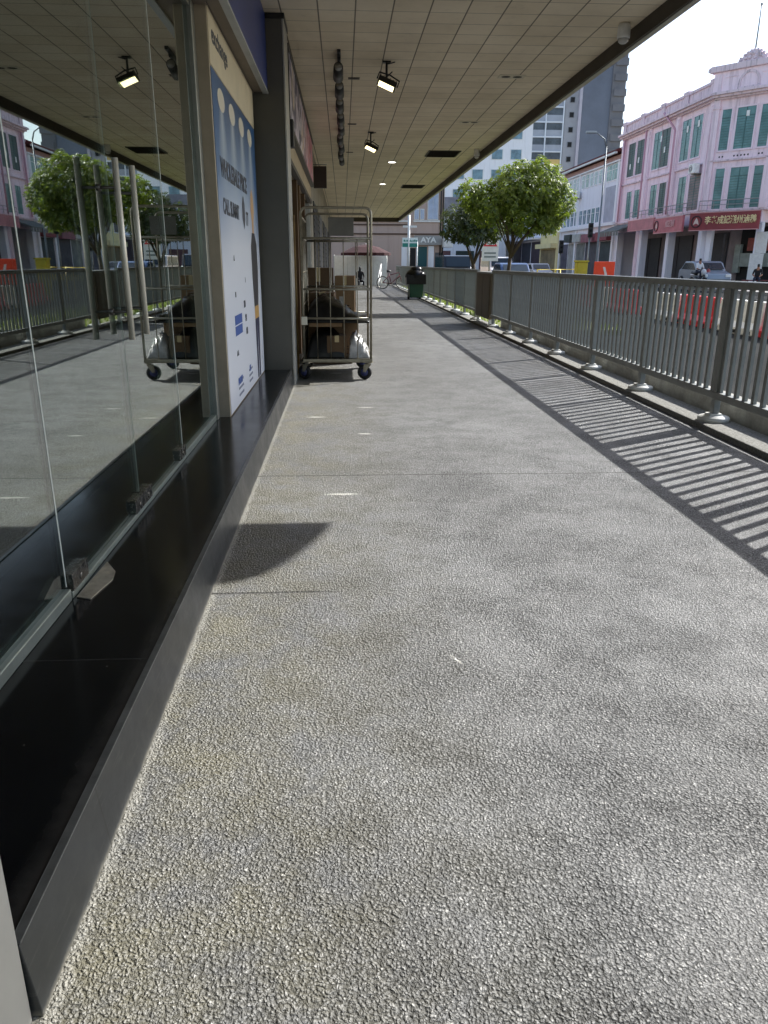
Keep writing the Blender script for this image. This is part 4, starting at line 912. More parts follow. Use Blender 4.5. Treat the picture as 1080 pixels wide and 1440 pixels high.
# torn white notices in the top panes, pipes, balcony rail
no = MB()
for u, z in ((8.05, 10.25), (8.9, 9.4), (12.6, 10.2), (14.3, 10.3), (2.0, 9.0), (3.8, 9.3)): no.box((u - .13, -.052, z - .2), (u + .13, -.048, z + .2))
no.M = CM; no.box((1.95, -.052, 10.1), (2.15, -.048, 10.42)); no.build('paper_patch', M_WPL, pk)
M_PIPE = mat('pipe_pink', (206, 158, 172), .6)
MB().tube([(9.6, -.65, 11.7), (10.3, -.30, 10.9), (10.95, -.25, 10.4), (11.0, -.25, 4.8)], .08, 8).build('drain_pipe', M_PIPE, pk)
for u in (5.45, .75): MB().tube([(u, -.25, 11.2), (u, -.25, 4.8)], .07, 8).build('drain_pipe', M_PIPE, pk)
br = MB()
for Mx, u0, u1 in ((Matrix(), 5.0, LEN), (CM, 0, CH), (RM, 0, 6)):
    br.M = Mx; br.cyl((u0, -.75, 5.25), (u1, -.75, 5.25), .028, 6); br.cyl((u0, -.75, 4.98), (u1, -.75, 4.98), .02, 6)
    n = int((u1 - u0) / .8)
    for k in range(n + 1): u = u0 + (u1 - u0) * k / n; br.cyl((u, -.75, 4.7), (u, -.75, 5.25), .018, 6)
br.build('sign_rail', mat('rail_grey', (150, 146, 146), .5), pk)
# ground floor: pillars, shutters, slab over the five foot way
for u in (.25, 5.75, 11.1, LEN - .2): MB().box((u - .26, .02, 0), (u + .26, .55, 3.9)).build('column', M_LILAC, pk)
for u in (.55, CH - .05): gp = MB(); gp.M = CM; gp.box((u - .17, .03, 0), (u + .17, .42, 3.9)); gp.build('column', M_LILAC, pk)
gp = MB(); gp.M = CM; gp.box((3.45, -.02, .4), (4.3, .01, 2.0)); gp.box((3.7, -.02, 2.02), (4.4, .01, 3.3)); gp.build('notice_board', M_WHITE, pk)
MB().box((4.85, -.05, 0), (5.48, .6, 3.9)).build('pink_pier', M_PINK, pk)
gb = MB(); gb.prism([(0, .01), (LEN, .01), pts2(CM, CH, .01), pts2(CM, CH, 2.0), (LEN - .3, 2.19), (0, 2.19)], 'z', 3.9, 4.60); gb.build('walkway_slab', M_PINK, pk)
for (u0, u1) in ((6.2, 8.4), (8.5, 10.8), (11.6, 13.8), (13.9, 16.2), (.6, 2.6), (2.7, 4.8)):
    o = MB().box((u0, 2.1, 0), (u1, 2.185, 3.4)); 
    for k in range(11): o.box((u0, 2.085, .3 + k * .28), (u1, 2.099, .33 + k * .28))
    o.build('shutter', M_SHUTD, pk)
cg = MB(); cg.M = CM; cg.box((.6, 2.10, 0), (1.7, 2.19, 3.3)); cg.build('shutter', M_SHUT, pk)
cs = MB(); cs.M = CM; cs.box((1.9, 1.9, 0), (4.2, 2.17, 3.7)); cs.build('shop_interior', M_DARK, pk)
cs = MB(); cs.M = CM; cs.box((2.5, 1.6, 2.2), (3.9, 1.66, 3.0)); cs.build('menu_board', mat('menu_red', (150, 70, 60), .5, 0., 3, .5), pk)
cs = MB(); cs.M = CM; cs.box((2.0, 1.5, 1.2), (4.0, 1.85, 2.05)); cs.box((1.75, 1.45, .8), (2.15, 1.8, 2.6)); cs.build('counter', mat('stall_counter', (140, 146, 136), .5, 0., 2, .4), pk)
MB().box((LEN - .9, .30, 0), (LEN - .62, .5, 3.3)).build('notice_board', M_WHITE, pk)
# signboards (each its own thing)
def board(M_, u0, u1, z0, z1, col, label, txt=None, tcol=(236, 214, 160), emb=True, d=-.95):
    W = pk_matrix @ M_ @ Matrix.Translation(((u0 + u1) / 2, d, z0)); t = thing('shop_sign', label, 'sign', W.translation, W.to_euler().z, 'red shop signs on the pink shophouse')
    a, h = (u1 - u0) / 2, z1 - z0
    MB().box((-a, 0, 0), (a, .14, h)).build('panel', mat('sign_%d_%d' % (col[0], col[1]), col, .5, 0., 1.5, .3), t, bevel=.01)
    f_ = MB(); f_.box((-a, -.02, 0), (a, -.002, .05)); f_.box((-a, -.02, h - .05), (a, -.002, h)); f_.build('border', mat('sign_border', (206, 150, 150), .5), t)
    if emb:
        e = MB(); e.ring((-a + .48, -.012, h * .5), .34, .045, 'y', 24, 6); e.build('emblem_ring', mat('emblem_dark', (70, 34, 40), .5), t)
        e = MB(); e.add([(-a + .48 + x_, -.008, h * .5 + z_) for x_, z_ in ((0, .25), (.12, .05), (.20, -.2), (0, -.1), (-.20, -.2), (-.12, .05))], [(0, 1, 2, 3, 4, 5)]); e.build('emblem', mat('emblem_pale', (214, 190, 180), .5), t)
    if txt: text('lettering', txt, h * .46, mat('gold_letter_%d' % tcol[2], tcol, .5), t, Matrix.Translation((.45, -.03, h * .53)) @ FACE_FRONT, .012, .008, 'CENTER', .80)
    s_ = MB()
    for u in (-a + .3, a - .3): s_.box((u - .03, .14, h * .3), (u + .03, -d - .01, h * .3 + .05))
    s_.build('bracket', M_ALU, t); return t
pk_matrix = Matrix.Translation((24, 68.9, 0)) @ Matrix.Rotation(R(-90), 4, 'Z')
board(CM, -.45, 4.1, 3.42, 4.55, (140, 50, 58), 'bright red sign with gold Chinese letters on the corner of the pink shophouse', '李老成記潮州滷鵝')
board(Matrix(), 10.75, 15.65, 3.45, 4.50, (196, 104, 112), 'faded red sign with a round emblem, beside the bright red corner sign', '成記潮州', (220, 170, 170))
board(Matrix(), 5.3, 10.6, 3.80, 4.62, (190, 118, 124), 'faded plain pink sign, farthest of the signs on the pink shophouse', None, emb=False)
aw = thing('awning', 'grey weathered awning at the far end of the pink shophouse', 'awning', pk_matrix @ Vector((0, 0, 0)), R(-90))
a_ = MB(); a_.prism([(-.02, 4.55), (-1.6, 3.95), (-1.6, 3.85), (-.02, 4.43)], 'x', .15, 4.7); a_.build('sheet', mat('grey_awning', (122, 126, 120), .8, 0., 2.5, .45), aw)
a_ = MB()
for k in range(8): a_.box((.3 + k * .6, -1.62, 3.55), (.75 + k * .6, -1.60, 3.86))
a_.build('valance', mat('grey_awning', (122, 126, 120)), aw)
# air conditioner on brackets
ac = thing('air_conditioner', 'white air conditioner unit fixed on the pink wall above the signs', 'air conditioner', pk_matrix @ Vector((15.3, -.45, 7.1)), R(-90))
MB().box((-.45, -.18, 0), (.45, .18, .6)).build('casing', M_WPL, ac, bevel=.02); MB().ring((-.1, -.19, .3), .2, .012, 'y').ring((-.1, -.19, .3), .1, .012, 'y').build('fan_grille', M_DARK, ac); MB().box((-.4, .0, -.05), (.4, .42, -.002)).build('bracket', M_ALU, ac)

# ------------------------------------------------------------------ TERRACE BEYOND
wt = thing('white_terrace', 'pale terrace with rows of small windows under a red tiled roof', 'building', (24, 86.5, 0), R(-90)); L2 = 17.55
MB().box((0, .002, 0), (L2, 10, 10.1)).build('wall', M_LILAC, wt)
MB().prism([(-.6, 10.45), (-.62, 10.62), (5, 12.7), (10.6, 10.6)], 'x', -.2, L2 - .05).build('roof', mat('red_roof_tile', (104, 50, 50), .85, 0., 2, .45, bump=.5, bscale=12), wt)
MB().box((-.2, -.72, 10.3), (L2 - .04, -.52, 10.44)).build('gutter', M_WHITE, wt)
MB().box((0, -.08, 9.86), (L2, 0, 10.29)).build('frieze', wall_stain('ornate_frieze', (186, 152, 146), (112, 84, 82), 2.5, .8), wt)
MB().box((0, -.25, 9.74), (L2, 0, 9.859)).box((0, -.35, 4.60), (L2, 0, 4.85)).build('ledge', M_WHITEW, wt)
def wtwin(u0, u1, z0, z1, m=M_GLASSD):
    o = MB().box((u0 - .07, -.05, z0 - .07), (u1 + .07, 0, z1 + .07)).build('window', M_WHITEW, wt)
    MB().box((u0, -.06, z0), (u1, -.0505, z1)).build('pane', m, o)
    MB().box(((u0 + u1) / 2 - .03, -.075, z0), ((u0 + u1) / 2 + .03, -.0605, z1)).box((u0, -.074, z0 + (z1 - z0) * .65), (u1, -.0606, z0 + (z1 - z0) * .65 + .05)).build('glazing_bar', M_WHITE, o)
for k in range(9):
    u = .9 + k * 1.30 + (.35 if k > 3 else 0)
    wtwin(u, u + .85, 8.45, 9.55, M_GLASSD if k != 5 else M_TEAL); wtwin(u, u + .85, 5.05, 6.35, M_GLASSD if k != 7 else M_TEAL)
wtwin(13.9, 15.2, 8.4, 9.65, M_TEAL); wtwin(15.35, 16.6, 8.4, 9.65, M_TEAL)
MB().box((13.9, -.05, 4.95), (16.6, 0, 7.9)).build('grey_panel', mat('pale_grey_panel', (176, 176, 188), .6, 0., 1, .25), wt)
for u in (.15, 5.9, 13.3, 17.1): MB().box((u - .22, -.16, 0), (u + .22, 0, 9.73)).build('pier', M_WHITEW, wt)
for k, (u0, u1, c) in enumerate(((.5, 3.0, (92, 88, 100)), (3.2, 5.6, (168, 166, 160)), (6.2, 9.0, (132, 134, 128)), (9.2, 12.9, (84, 80, 84)), (13.6, 16.8, (58, 66, 66)))):
    MB().box((u0, -.03, .1), (u1, 0, 3.3)).build('shop_opening', mat('opening_%d' % k, c, .7, 0., .9, .6), wt)
for k, (u0, u1, z, c) in enumerate(((3.3, 5.5, 3.45, (60, 66, 60)), (6.3, 8.9, 3.4, (190, 190, 182)), (9.3, 12.8, 3.3, (150, 92, 100)), (13.6, 16.9, 3.35, (142, 60, 66)))):
    MB().box((u0, -.6, z), (u1, -.003, z + .75)).build('fascia', mat('fascia_%d' % k, c, .6, 0., 1.5, .5), wt, bevel=.02)
ac2 = copy_tree(ac); ac2.location = (23.6, 80.4, 7.6); ac2['label'] = 'white air conditioner unit on the pale terrace left of the lamp post'; ac['group'] = ac2['group'] = 'air conditioners on the facades'
yh = thing('yellow_house', 'cream yellow house front squeezed beside the pale terrace', 'building', (24, 94.2, 0), R(-90))
MB().box((0, -.3, 0), (7.6, 9, 7.6)).build('wall', M_YELW, yh); MB().box((-.1, -.7, 7.6), (7.7, 9, 7.9)).build('roof', M_WHITEW, yh)
for u in (1.2, 4.4): 
    o = MB().box((u, -.34, 4.4), (u + 1.7, -.302, 6.4)).build('window', M_WHITEW, yh); MB().box((u + .1, -.36, 4.5), (u + 1.6, -.3405, 6.3)).build('pane', mat('brown_pane', (92, 80, 66), .3), o)
MB().box((.6, -.33, 0), (7, -.302, 2.9)).build('shopfront', mat('yellow_shop', (150, 132, 96), .7, 0., .7, .6), yh); MB().box((.3, -1.0, 3.0), (7.3, -.303, 3.5)).build('canopy', M_YELW, yh)
ph = thing('shuttered_house', 'pale lilac house with dark shutters behind the larger tree', 'building', (24, 121, 0), R(-90))
MB().box((0, 0, 0), (26.6, 9, 9.0)).build('wall', M_LILAC, ph); MB().prism([(-.7, 8.9), (4.5, 12), (9.5, 8.9)], 'x', -.2, 26.7).build('roof', mat('grey_roof', (150, 146, 150), .8, 0., 1, .3), ph)
for k in range(9):
    u = 1 + k * 2.8; o = MB().box((u, -.05, 5.2), (u + 1.6, -.003, 7.4)).build('window', M_WHITEW, ph); MB().box((u + .12, -.07, 5.3), (u + 1.48, -.0505, 7.3)).build('pane', M_GLASSD, o)
for k in range(5): MB().box((.6 + k * 5.2, -.06, 0), (5.2 + k * 5.2, -.003, 3.9)).build('shutter', mat('plum_shutter%d' % (k % 2), ((70, 54, 66), (58, 58, 70))[k % 2], .6, 0., 1, .5), ph)
MB().box((0, -1.4, 4.1), (26.6, -.004, 4.3)).build('canopy', M_LILAC, ph)

def slab_block(name, label, loc, parts):
    t = thing(name, label, 'apartment block', loc); parts(t); return t
def hdb(t):
    MB().box((0, 0, 0), (11, 13, 58)).build('wall', mat('hdb_white', (214, 218, 224), .8, 0., .2, .15), t)
    for f in range(20):
        z = 1.5 + f * 2.78
        for c in range(3):
            x = .25 + c * 3.62; sp = MB().box((x, -.12, z), (x + 3.3, -.002, z + 1.15)); sp.build('spandrel', mat('hdb_cream', (222, 190, 120), .8) if (f, c) in ((7, 2), (4, 0), (11, 1)) else mat('hdb_spandrel', (172, 176, 184), .8, 0., .3, .2), t)
        MB().box((.25, -.03, z + 1.16), (10.8, -.001, z + 2.45)).build('window_band', mat('hdb_window', (88, 96, 104), .3, 0., .6, .7), t)
    pr_ = MB()
    for c in range(4): pr_.box((c * 3.6 - .02, -.35, 0), (c * 3.6 + .22, -.003, 58))
    for f in range(21): pr_.box((-.02, -.30, 1.2 + f * 2.78), (11, -.0025, 1.45 + f * 2.78))
    pr_.build('grid_frame', mat('hdb_frame', (226, 230, 234), .8), t)
slab_block('apartment_block', 'tall white apartment block with a grid of window bands', (34.9, 170, 0), hdb)
def tower(t):
    MB().box((0, 0, 0), (2.7, 12, 60)).build('stair_shaft', mat('tower_grey', (168, 168, 172), .85, 0., .2, .2), t)
    for f in range(21):
        z = 2.2 + f * 2.78; o = MB().box((.9, -.10, z), (1.9, -.003, z + 1.05)).build('window', mat('tower_frame', (120, 122, 126), .8), t); MB().box((1.0, -.12, z + .08), (1.8, -.1005, z + .97)).build('pane', M_DARK, o)
    MB().box((2.72, -.5, 0), (3.3, 12, 60)).build('edge_fin', mat('tower_pale', (196, 190, 198), .8, 0., .2, .2), t)
    MB().box((3.32, -.2, 0), (12, 13, 60)).build('end_wall', mat('tower_bluegrey', (120, 126, 138), .9, 0., .12, .25), t)
    e = MB()
    for f in range(21): e.box((9.6, -.9, .6 + f * 2.78), (12.14, -.202, 1.9 + f * 2.78)); 
    e.box((9.2, -.6, 0), (11.98, -.203, 60)); e.build('balcony_edge', mat('tower_grey2', (122, 121, 124), .9, 0., .2, .25), t)
slab_block('apartment_tower', 'dark blue grey end wall of a tall apartment tower behind the terrace', (46.1, 170, 0), tower)
def midr(t):
    MB().box((0, 0, 0), (26, 12, 26)).build('wall', M_WHITEW, t)
    for f in range(7):
        for k in range(7):
            o = MB().box((1 + k * 3.5, -.06, 2.5 + f * 3.4), (3.2 + k * 3.5, -.003, 4.3 + f * 3.4)).build('window', M_WHITE, t); MB().box((1.15 + k * 3.5, -.08, 2.6 + f * 3.4), (3.05 + k * 3.5, -.0605, 4.2 + f * 3.4)).build('pane', M_GLASSD, o)
    MB().box((-.4, -.6, 26), (26.4, 12.4, 26.8)).build('parapet', M_LILAC, t)
slab_block('mid_rise_block', 'pale mid rise block showing between the canopy edge and the trees', (9.0, 150, 0), midr)
lb = thing('low_white_house', 'low white house far down the street behind the smaller tree', 'building', (7.9, 104, 0), R(-3))
MB().box((0, 0, 0), (13.5, 10, 7.2)).build('wall', M_WHITEW, lb); MB().prism([(-.6, 7.2), (14.1, 7.2), (12, 9.4), (1.5, 9.4)], 'y', -.6, 10.6).build('roof', mat('grey_roof', (150, 146, 150)), lb)
for k in range(4):
    o = MB().box((1 + k * 3.1, -.05, 4), (3 + k * 3.1, -.003, 5.8)).build('window', M_LILAC, lb); MB().box((1.15 + k * 3.1, -.07, 4.1), (2.85 + k * 3.1, -.0505, 5.7)).build('pane', M_GLASSD, o)
    MB().box((.8 + k * 3.1, -.05, 0), (3.2 + k * 3.1, -.004, 2.9)).build('shop_opening', mat('opening_dark%d' % (k % 2), ((52, 66, 60), (120, 84, 84))[k % 2], .7, 0., 1, .5), lb)

# ------------------------------------------------------------------ TREES
def tree(loc, label, limbs, lobes, nleaf, size, mleaf, seed):
    t = thing('street_tree', label, 'tree', loc, 0, 'street trees beyond the railing'); r_ = random.Random(seed)
    tk = MB()
    for pts, ra, rb in limbs:
        n = len(pts); tk.tube(pts, [ra + (rb - ra) * i / (n - 1) for i in range(n)], 9)
    for i in range(26):          # twigs reaching into the crown
        c, rr = r_.choice(lobes); base = r_.choice(limbs)[0][-1]; e = Vector(c) + Vector([r_.uniform(-.7, .7) * k for k in rr]); mm = (Vector(base) + e) / 2 + Vector((r_.uniform(-.1, .1), r_.uniform(-.1, .1), .1))
        tk.tube([base, mm, e], [.022, .014, .006], 5)
    tk.build('trunk', mat('bark', (74, 62, 50), .9, 0., 12, .4, bump=.6, bscale=30), t)
    lf = MB(); tot = sum(a[1][0] * a[1][1] * a[1][2] for a in lobes)
    # rosettes of leaves; most sit near each lobe's surface
    for c, rr in lobes:
        k = int(nleaf * rr[0] * rr[1] * rr[2] / tot)
        for i in range(k // 6):
            d = Vector((r_.gauss(0, 1), r_.gauss(0, 1), r_.gauss(0, 1))).normalized(); q = 1 + .10 * math.sin(7 * d.x + 3 * c[0]) * math.sin(6 * d.z + 2 + c[1]) - abs(r_.gauss(0, .22)); q = max(.2, min(1.2, q))
            if math.sin(9 * d.x + 11 * c[0]) * math.sin(8 * d.y + 5) * math.sin(9 * d.z + 7 * c[2]) > .42: continue
            p = Vector(c) + Vector((d.x * rr[0], d.y * rr[1], d.z * rr[2])) * q
            ax = (d + Vector((r_.uniform(-.5, .5), r_.uniform(-.5, .5), r_.uniform(.1, .8)))).normalized()
            s1 = ax.orthogonal().normalized(); s2 = ax.cross(s1); a0 = r_.uniform(0, 6.28)
            for j in range(6):
                a = a0 + j * 1.047 + r_.uniform(-.3, .3); out = (s1 * math.cos(a) + s2 * math.sin(a)) * .85 + ax * r_.uniform(-.1, .6); out.normalize()
                L = size * r_.choice((.7, .9, 1., 1.2, 1.45)) * r_.uniform(.85, 1.15); sd_ = out.cross(ax).normalized() * L * .21; tip = p + out * L - Vector((0, 0, L * .18)); md = p + out * L * .5
                lf.add([p, md - sd_, tip, md + sd_], [(0, 1, 2, 3)])
    lf.build('crown', mleaf, t); return t
tree((4.75, 22.2, -.02), 'larger street tree with a broad bright crown, nearer of the two', 
     [([(0, 0, 0), (-.04, .02, .9), (.0, .0, 1.55)], .062, .05), ([(0, 0, 1.5), (.05, 0, 1.95), (.0, .1, 2.5), (.05, .1, 3.1)], .06, .03), ([(.0, 0, 1.5), (.28, -.05, 1.95), (.62, -.05, 2.35), (.95, .0, 2.75)], .055, .025), ([(0, 0, 1.6), (-.15, .1, 2.3), (-.5, .1, 2.8)], .045, .02)],
     [((-.72, 0, 2.9), (.52, .62, .62)), ((.0, -.1, 3.25), (.72, .72, .74)), ((.72, 0, 3.35), (.74, .74, .72)), ((1.22, 0, 2.95), (.52, .62, .58)), ((.3, .1, 2.55), (.75, .7, .5)), ((-1.15, .2, 3.15), (.42, .45, .42)), ((1.0, .1, 2.5), (.5, .5, .42))],
     24000, .088, leaf_material('leaf_bright', (50, 72, 26), (136, 150, 66), .42), 11)
tree((5.45, 32.5, -.02), 'smaller darker street tree with a forked trunk, farther and to the left',
     [([(0, 0, 0), (.0, 0, .9), (-.03, .02, 1.35)], .10, .08), ([(-.03, 0, 1.3), (-.25, 0, 1.8), (-.45, .05, 2.4)], .065, .03), ([(-.03, 0, 1.3), (.22, .0, 1.85), (.42, .05, 2.5)], .06, .03)],
     [((-.75, 0, 2.85), (.72, .7, .75)), ((.05, 0, 3.3), (.85, .8, .78)), ((.72, .0, 2.8), (.62, .7, .7)), ((-.1, -.1, 2.5), (.8, .7, .5))],
     14000, .10, leaf_material('leaf_dark', (20, 34, 16), (56, 76, 32), .2), 23)
tree((8.6, 92, -.1), 'dark bushy tree far down the street behind the smaller tree', [([(0, 0, 0), (0, 0, 2.5)], .2, .14), ([(0, 0, 2.4), (.6, 0, 4)], .12, .05), ([(0, 0, 2.4), (-.6, 0, 4)], .12, .05)],
     [((-1, 0, 4.6), (1.9, 1.8, 1.9)), ((1.2, 0, 4.4), (1.8, 1.7, 1.8)), ((0, 0, 6), (1.7, 1.6, 1.4))], 3600, .42, leaf_material('leaf_far', (38, 58, 34), (74, 96, 52), .3), 31)

# ------------------------------------------------------------------ STREET FURNITURE, BARRIERS, VEHICLES
lp = thing('lamp_post', 'tall dark lamp post in front of the pale terrace', 'lamp post', (16.3, 50, -.12))
MB().tube([(0, 0, 0), (0, 0, 1.2), (0, 0, 8.3)], [.10, .065, .04], 10).tube([(0, 0, 8.25), (-.15, 0, 8.7), (-.75, 0, 9.1)], [.045, .04, .03], 8).build('pole', mat('lamp_grey', (112, 118, 122), .5, .4), lp)
MB().box((-1.35, -.11, 9.02), (-.7, .11, 9.14)).build('lamp_head', mat('lamp_head', (150, 156, 160), .4), lp, bevel=.03)
wsn = thing('warning_sign', 'red bordered triangular warning sign with a white plate below', 'road sign', (7.5, 40, -.12))
MB().cyl((0, .05, 0), (0, .05, 2.95), .035, 8).build('post', M_ALU, wsn); MB().box((-.42, -.012, 1.55), (.42, .02, 2.92)).build('backing', M_WHITE, wsn, bevel=.01)
MB().prism([(-.36, 2.26), (.36, 2.26), (0, 2.86)], 'y', -.022, -.0125).build('triangle', M_RED, wsn); MB().prism([(-.23, 2.33), (.23, 2.33), (0, 2.71)], 'y', -.03, -.0225).build('triangle_face', M_WHITE, wsn)
MB().box((-.025, -.036, 2.45), (.025, -.0305, 2.6)).box((-.025, -.036, 2.37), (.025, -.0305, 2.415)).build('symbol', M_BLACK, wsn)
MB().box((-.3, -.02, 1.72), (.3, -.0125, 1.80)).box((-.3, -.02, 1.9), (.3, -.0125, 1.98)).build('plate_text', mat('plate_grey', (120, 130, 128), .5), wsn)
for (x, y, zh, lab) in ((17.3, 55, 3.2, 'traffic light with a black head left of the lamp post'), (16.7, 60, 2.2, 'low traffic light by the yellow house')):
    t = thing('traffic_light', lab, 'traffic light', (x, y, -.12), 0, 'traffic lights across the road'); MB().cyl((0, 0, 0), (0, 0, zh + .3), .06, 8).build('pole', M_ALU, t)
    MB().box((-.17, -.16, zh), (.17, -.02, zh + .95)).build('head', M_BLACK, t, bevel=.03)
    for k in range(3): MB().cyl((0, -.165, zh + .16 + k * .31), (0, -.24, zh + .16 + k * .31), .10, 12).build('lamp_hood', M_DARK, t)
def barrier(x, y, rz, m, label):
    t = thing('road_barrier', label, 'barrier', (x, y, -.12), R(rz), 'red and white water barriers on the road')
    MB().prism([(-.22, 0), (.22, 0), (.22, .14), (.12, .26), (.07, .70), (-.07, .70), (-.12, .26), (-.22, .14)], 'y', -.485, .485).build('body', m, t, bevel=.025)
    q = MB()
    for yy in (-.25, .25): q.box((-.225, yy - .09, .03), (.225, yy + .09, .10))
    q.build('fork_slot', M_DARK, t); MB().cyl((0, 0, .70), (0, 0, .73), .05, 10).build('cap', M_BLACK, t); MB().box((-.035, .485, .25), (.035, .53, .62)).build('coupling', m, t)
    return t
seq = [('R', 14.9), ('W', 15.95), ('W', 16.98), ('R', 18.02), ('R', 19.05), ('W', 20.1), ('W', 21.1), ('R', 23.2), ('R', 24.3), ('W', 25.4), ('R', 27.0), ('R', 28.0)]
nth = {'R': ['nearest red barrier at the right edge of the photo', 'red barrier beyond the two nearest white ones', 'red barrier second past the two nearest white ones', 'red barrier near the orange board', 'red barrier just past the first one by the orange board', 'red barrier beyond the last white barrier', 'farthest red barrier in the row'],
       'W': ['nearest white barrier, beside the nearest red one', 'second white barrier in the row', 'white barrier just past the two middle red ones', 'white barrier fourth from the near end of the row', 'last white barrier of the row beyond the orange board']}
cnt = {'R': 0, 'W': 0}
for k, y in seq:
    barrier(8.72 + .05 * math.sin(y * 3), y, rnd.uniform(-3, 3), M_RED if k == 'R' else M_WPL, nth[k][cnt[k]] + ' seen through the railing'); cnt[k] += 1
ob = thing('orange_board', 'orange work zone board on a stand behind the railing', 'sign', (8.2, 24.3, -.12))
MB().box((-.33, 0, .75), (.33, .03, 1.50)).build('panel', mat('orange_panel', (240, 74, 28), .5, 0., 4, .15, emit=None), ob, bevel=.01); MB().prism([(-.05, .90), (.02, .90), (.10, 1.12), (.02, 1.34), (-.05, 1.34), (.02, 1.12)], 'y', -.006, -.001).build('symbol', M_WHITE, ob)
for sx in (-.25, .25): MB().cyl((sx, .05, 0), (sx, .02, 1.3), .018, 8).build('leg', M_ALU, ob)
for i, (x, y) in enumerate(((8.0, 30.2), (8.9, 31.0))):
    t = thing('yellow_trestle', ('yellow tubular trestle behind the railing, left one', 'yellow tubular trestle behind the railing, right one by the green box')[i], 'trestle', (x, y, -.12), R(10 * i), 'yellow trestles on the road works')
    MB().tube([(-.5, 0, 0), (-.45, 0, 1.22), (.45, 0, 1.22), (.5, 0, 0)], .03, 8).build('frame', mat('yellow_paint', (222, 196, 74), .5, 0., 5, .2), t); MB().box((-.46, -.02, .75), (.46, .02, .95)).build('board', mat('yellow_paint', (222, 196, 74)), t)
gbx = thing('yellow_cabinet', 'olive yellow cabinet standing by the road works', 'cabinet', (9.2, 30.0, -.12)); MB().box((-.2, -.2, .05), (.2, .2, 1.50)).build('body', mat('olive_yellow', (176, 168, 40), .5, 0., 4, .2), gbx, bevel=.02); MB().box((-.16, -.215, .3), (.16, -.201, 1.3)).build('door', mat('olive_yellow', (176, 168, 40)), gbx); MB().box((-.23, -.23, 1.5), (.23, .23, 1.56)).build('lid', mat('olive_yellow', (176, 168, 40)), gbx)

def car(loc, rz, col, label, van=False):
    t = thing('parked_car' if not van else 'parked_van', label, 'van' if van else 'car', loc, rz, 'vehicles on the road'); L, W, H = (4.3, .86, 1.48) if not van else (4.9, .92, 1.95)
    bm = mat('paint_%d_%d_%d' % col, col, .25, .2, 1, .08)
    if van: low = [(-2.4, .25), (2.35, .25), (2.45, .5), (2.40, .98), (1.9, 1.15), (1.45, 1.90), (1.2, 1.95), (-2.35, 1.95), (-2.45, 1.0)]; gl = [(1.80, 1.18), (1.40, 1.82), (-2.1, 1.82), (-2.1, 1.18)]
    else: low = [(-2.1, .25), (2.08, .25), (2.15, .5), (2.08, .78), (1.15, .95), (.55, 1.40), (.2, 1.48), (-1.05, 1.47), (-1.75, 1.05), (-2.1, .98), (-2.15, .6)]; gl = [(1.0, .97), (.5, 1.36), (-1.0, 1.37), (-1.55, 1.02)]
    MB().prism([(q[0], q[1]) for q in low], 'y', -W, W).build('body', bm, t, bevel=.07, seg=3)
    for wa, wb in ((-W - .006, -W - .001), (W + .001, W + .006)): MB().prism(gl, 'y', wa, wb).build('side_window', mat('car_glass', (40, 50, 58), .1), t)
    a, b_ = (gl[0], gl[1]); ws_ = MB(); ws_.add([(a[0] + .13, -W + .12, a[1] + .03), (a[0] + .13, W - .12, a[1] + .03), (b_[0] + .11, W - .16, b_[1]), (b_[0] + .11, -W + .16, b_[1])], [(0, 1, 2, 3)]); ws_.v = [v + Vector((.04, 0, .03)) for v in ws_.v]; ws_.build('windscreen', mat('car_glass', (40, 50, 58)), t)
    for sx in (-1.35, 1.35):
        for sy in (-W + .02, W - .02):
            o = MB().cyl((sx, sy - .1, .31), (sx, sy + .1, .31), .31, 18).build('wheel', M_RUBBER, t); MB().cyl((sx, sy - .11, .31), (sx, sy + .11, .31), .18, 12).build('rim', M_STEEL, o)
    for sy in (-W + .2, W - .2): MB().box((2.02 if not van else 2.32, sy - .14, .60), (2.17 if not van else 2.46, sy + .14, .75)).build('headlight', M_WPL, t, bevel=.02)
    return t
car((21.9, 46.6, .03), R(-96), (150, 158, 168), 'silver grey car parked before the bright red corner sign')
car((7.6, 54, -.12), R(-88), (50, 52, 58), 'dark van far down the road beneath the smaller tree', True)
car((10.2, 47, -.12), R(-90), (70, 92, 130), 'blue car on the road behind the larger tree trunk')
car((18.6, 74, -.12), R(-90), (196, 196, 200), 'silver car far off in front of the pale terrace')
car((12.6, 64, -.12), R(-90), (232, 232, 232), 'white van on the road past the warning sign', True)
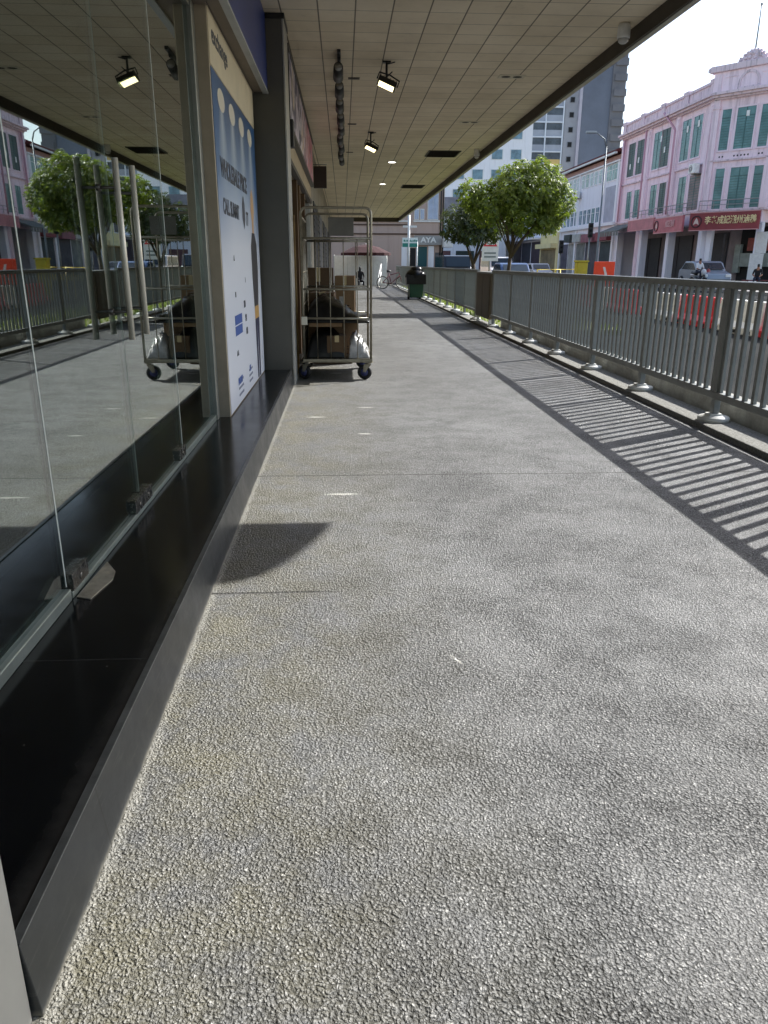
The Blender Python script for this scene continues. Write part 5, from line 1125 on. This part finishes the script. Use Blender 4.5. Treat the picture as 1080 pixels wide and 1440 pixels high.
def motorcycle(loc, rz, col, label):
    t = thing('motorcycle', label, 'motorcycle', loc, rz, 'motorcycles by the pink shophouse')
    for xx in (-.62, .62): o = MB().ring((xx, 0, .30), .24, .055, 'y', 22, 8).build('wheel', M_RUBBER, t); MB().ring((xx, 0, .30), .17, .02, 'y', 16, 6).cyl((xx, -.04, .30), (xx, .04, .30), .06, 10).build('rim', M_STEEL, o)
    b_ = MB(); b_.tube([(.62, 0, .30), (.42, 0, .95)], .03, 8); b_.tube([(-.62, 0, .30), (0, 0, .34), (.40, 0, .70)], .05, 8); b_.ball((.08, 0, .42), (.22, .13, .16), 12, 8); b_.build('frame', M_BLACK, t)
    f_ = MB(); f_.ball((.22, 0, .74), (.24, .13, .12), 14, 8); f_.ball((-.5, 0, .70), (.28, .11, .08), 12, 8); f_.ball((.46, 0, .88), (.10, .16, .18), 10, 8); f_.build('fairing', mat('bike_%d_%d' % (col[0], col[1]), col, .3), t)
    MB().tube([(.05, 0, .80), (-.2, 0, .79), (-.62, 0, .84)], [.09, .12, .08], 10).build('seat', M_BLACK, t); MB().tube([(.36, -.34, 1.02), (.44, -.1, 1.0), (.44, .1, 1.0), (.36, .34, 1.02)], .015, 8).cyl((.40, .28, 1.02), (.42, .30, 1.2), .008, 6).ball((.42, .30, 1.22), (.02, .05, .035), 8, 6).build('handlebar', M_BLACK, t)
    return t
motorcycle((20.55, 44.4, .03), R(-80), (190, 194, 200), 'pale motorcycle with a rider in white before the bright red sign')
motorcycle((21.3, 45.6, .03), R(-70), (150, 40, 40), 'dark red motorcycle parked between the rider and the silver grey car')
seated((20.55, 44.5, .03), R(10), [CLOTHW, CLOTHN, SKIN, HAIR], 'person in a white shirt sitting on the pale motorcycle', .80)
pm = seated((22.7, 41.9, .03), R(-30), [CLOTHB, CLOTHN, SKIN, HAIR], 'person in dark clothes sitting on a red bench at the right edge', .50)
bc = thing('red_bench', 'red bench under the seated person at the right edge', 'bench', (22.7, 42.0, .03), R(-30))
MB().box((-.7, -.15, .44), (.7, .28, .49)).build('seat', mat('maroon_seat', (110, 44, 48), .6, 0., 4, .2), bc, bevel=.01)
for sx in (-.6, .6): MB().box((sx - .03, -.1, 0), (sx + .03, .22, .439)).build('leg', M_BLACK, bc)
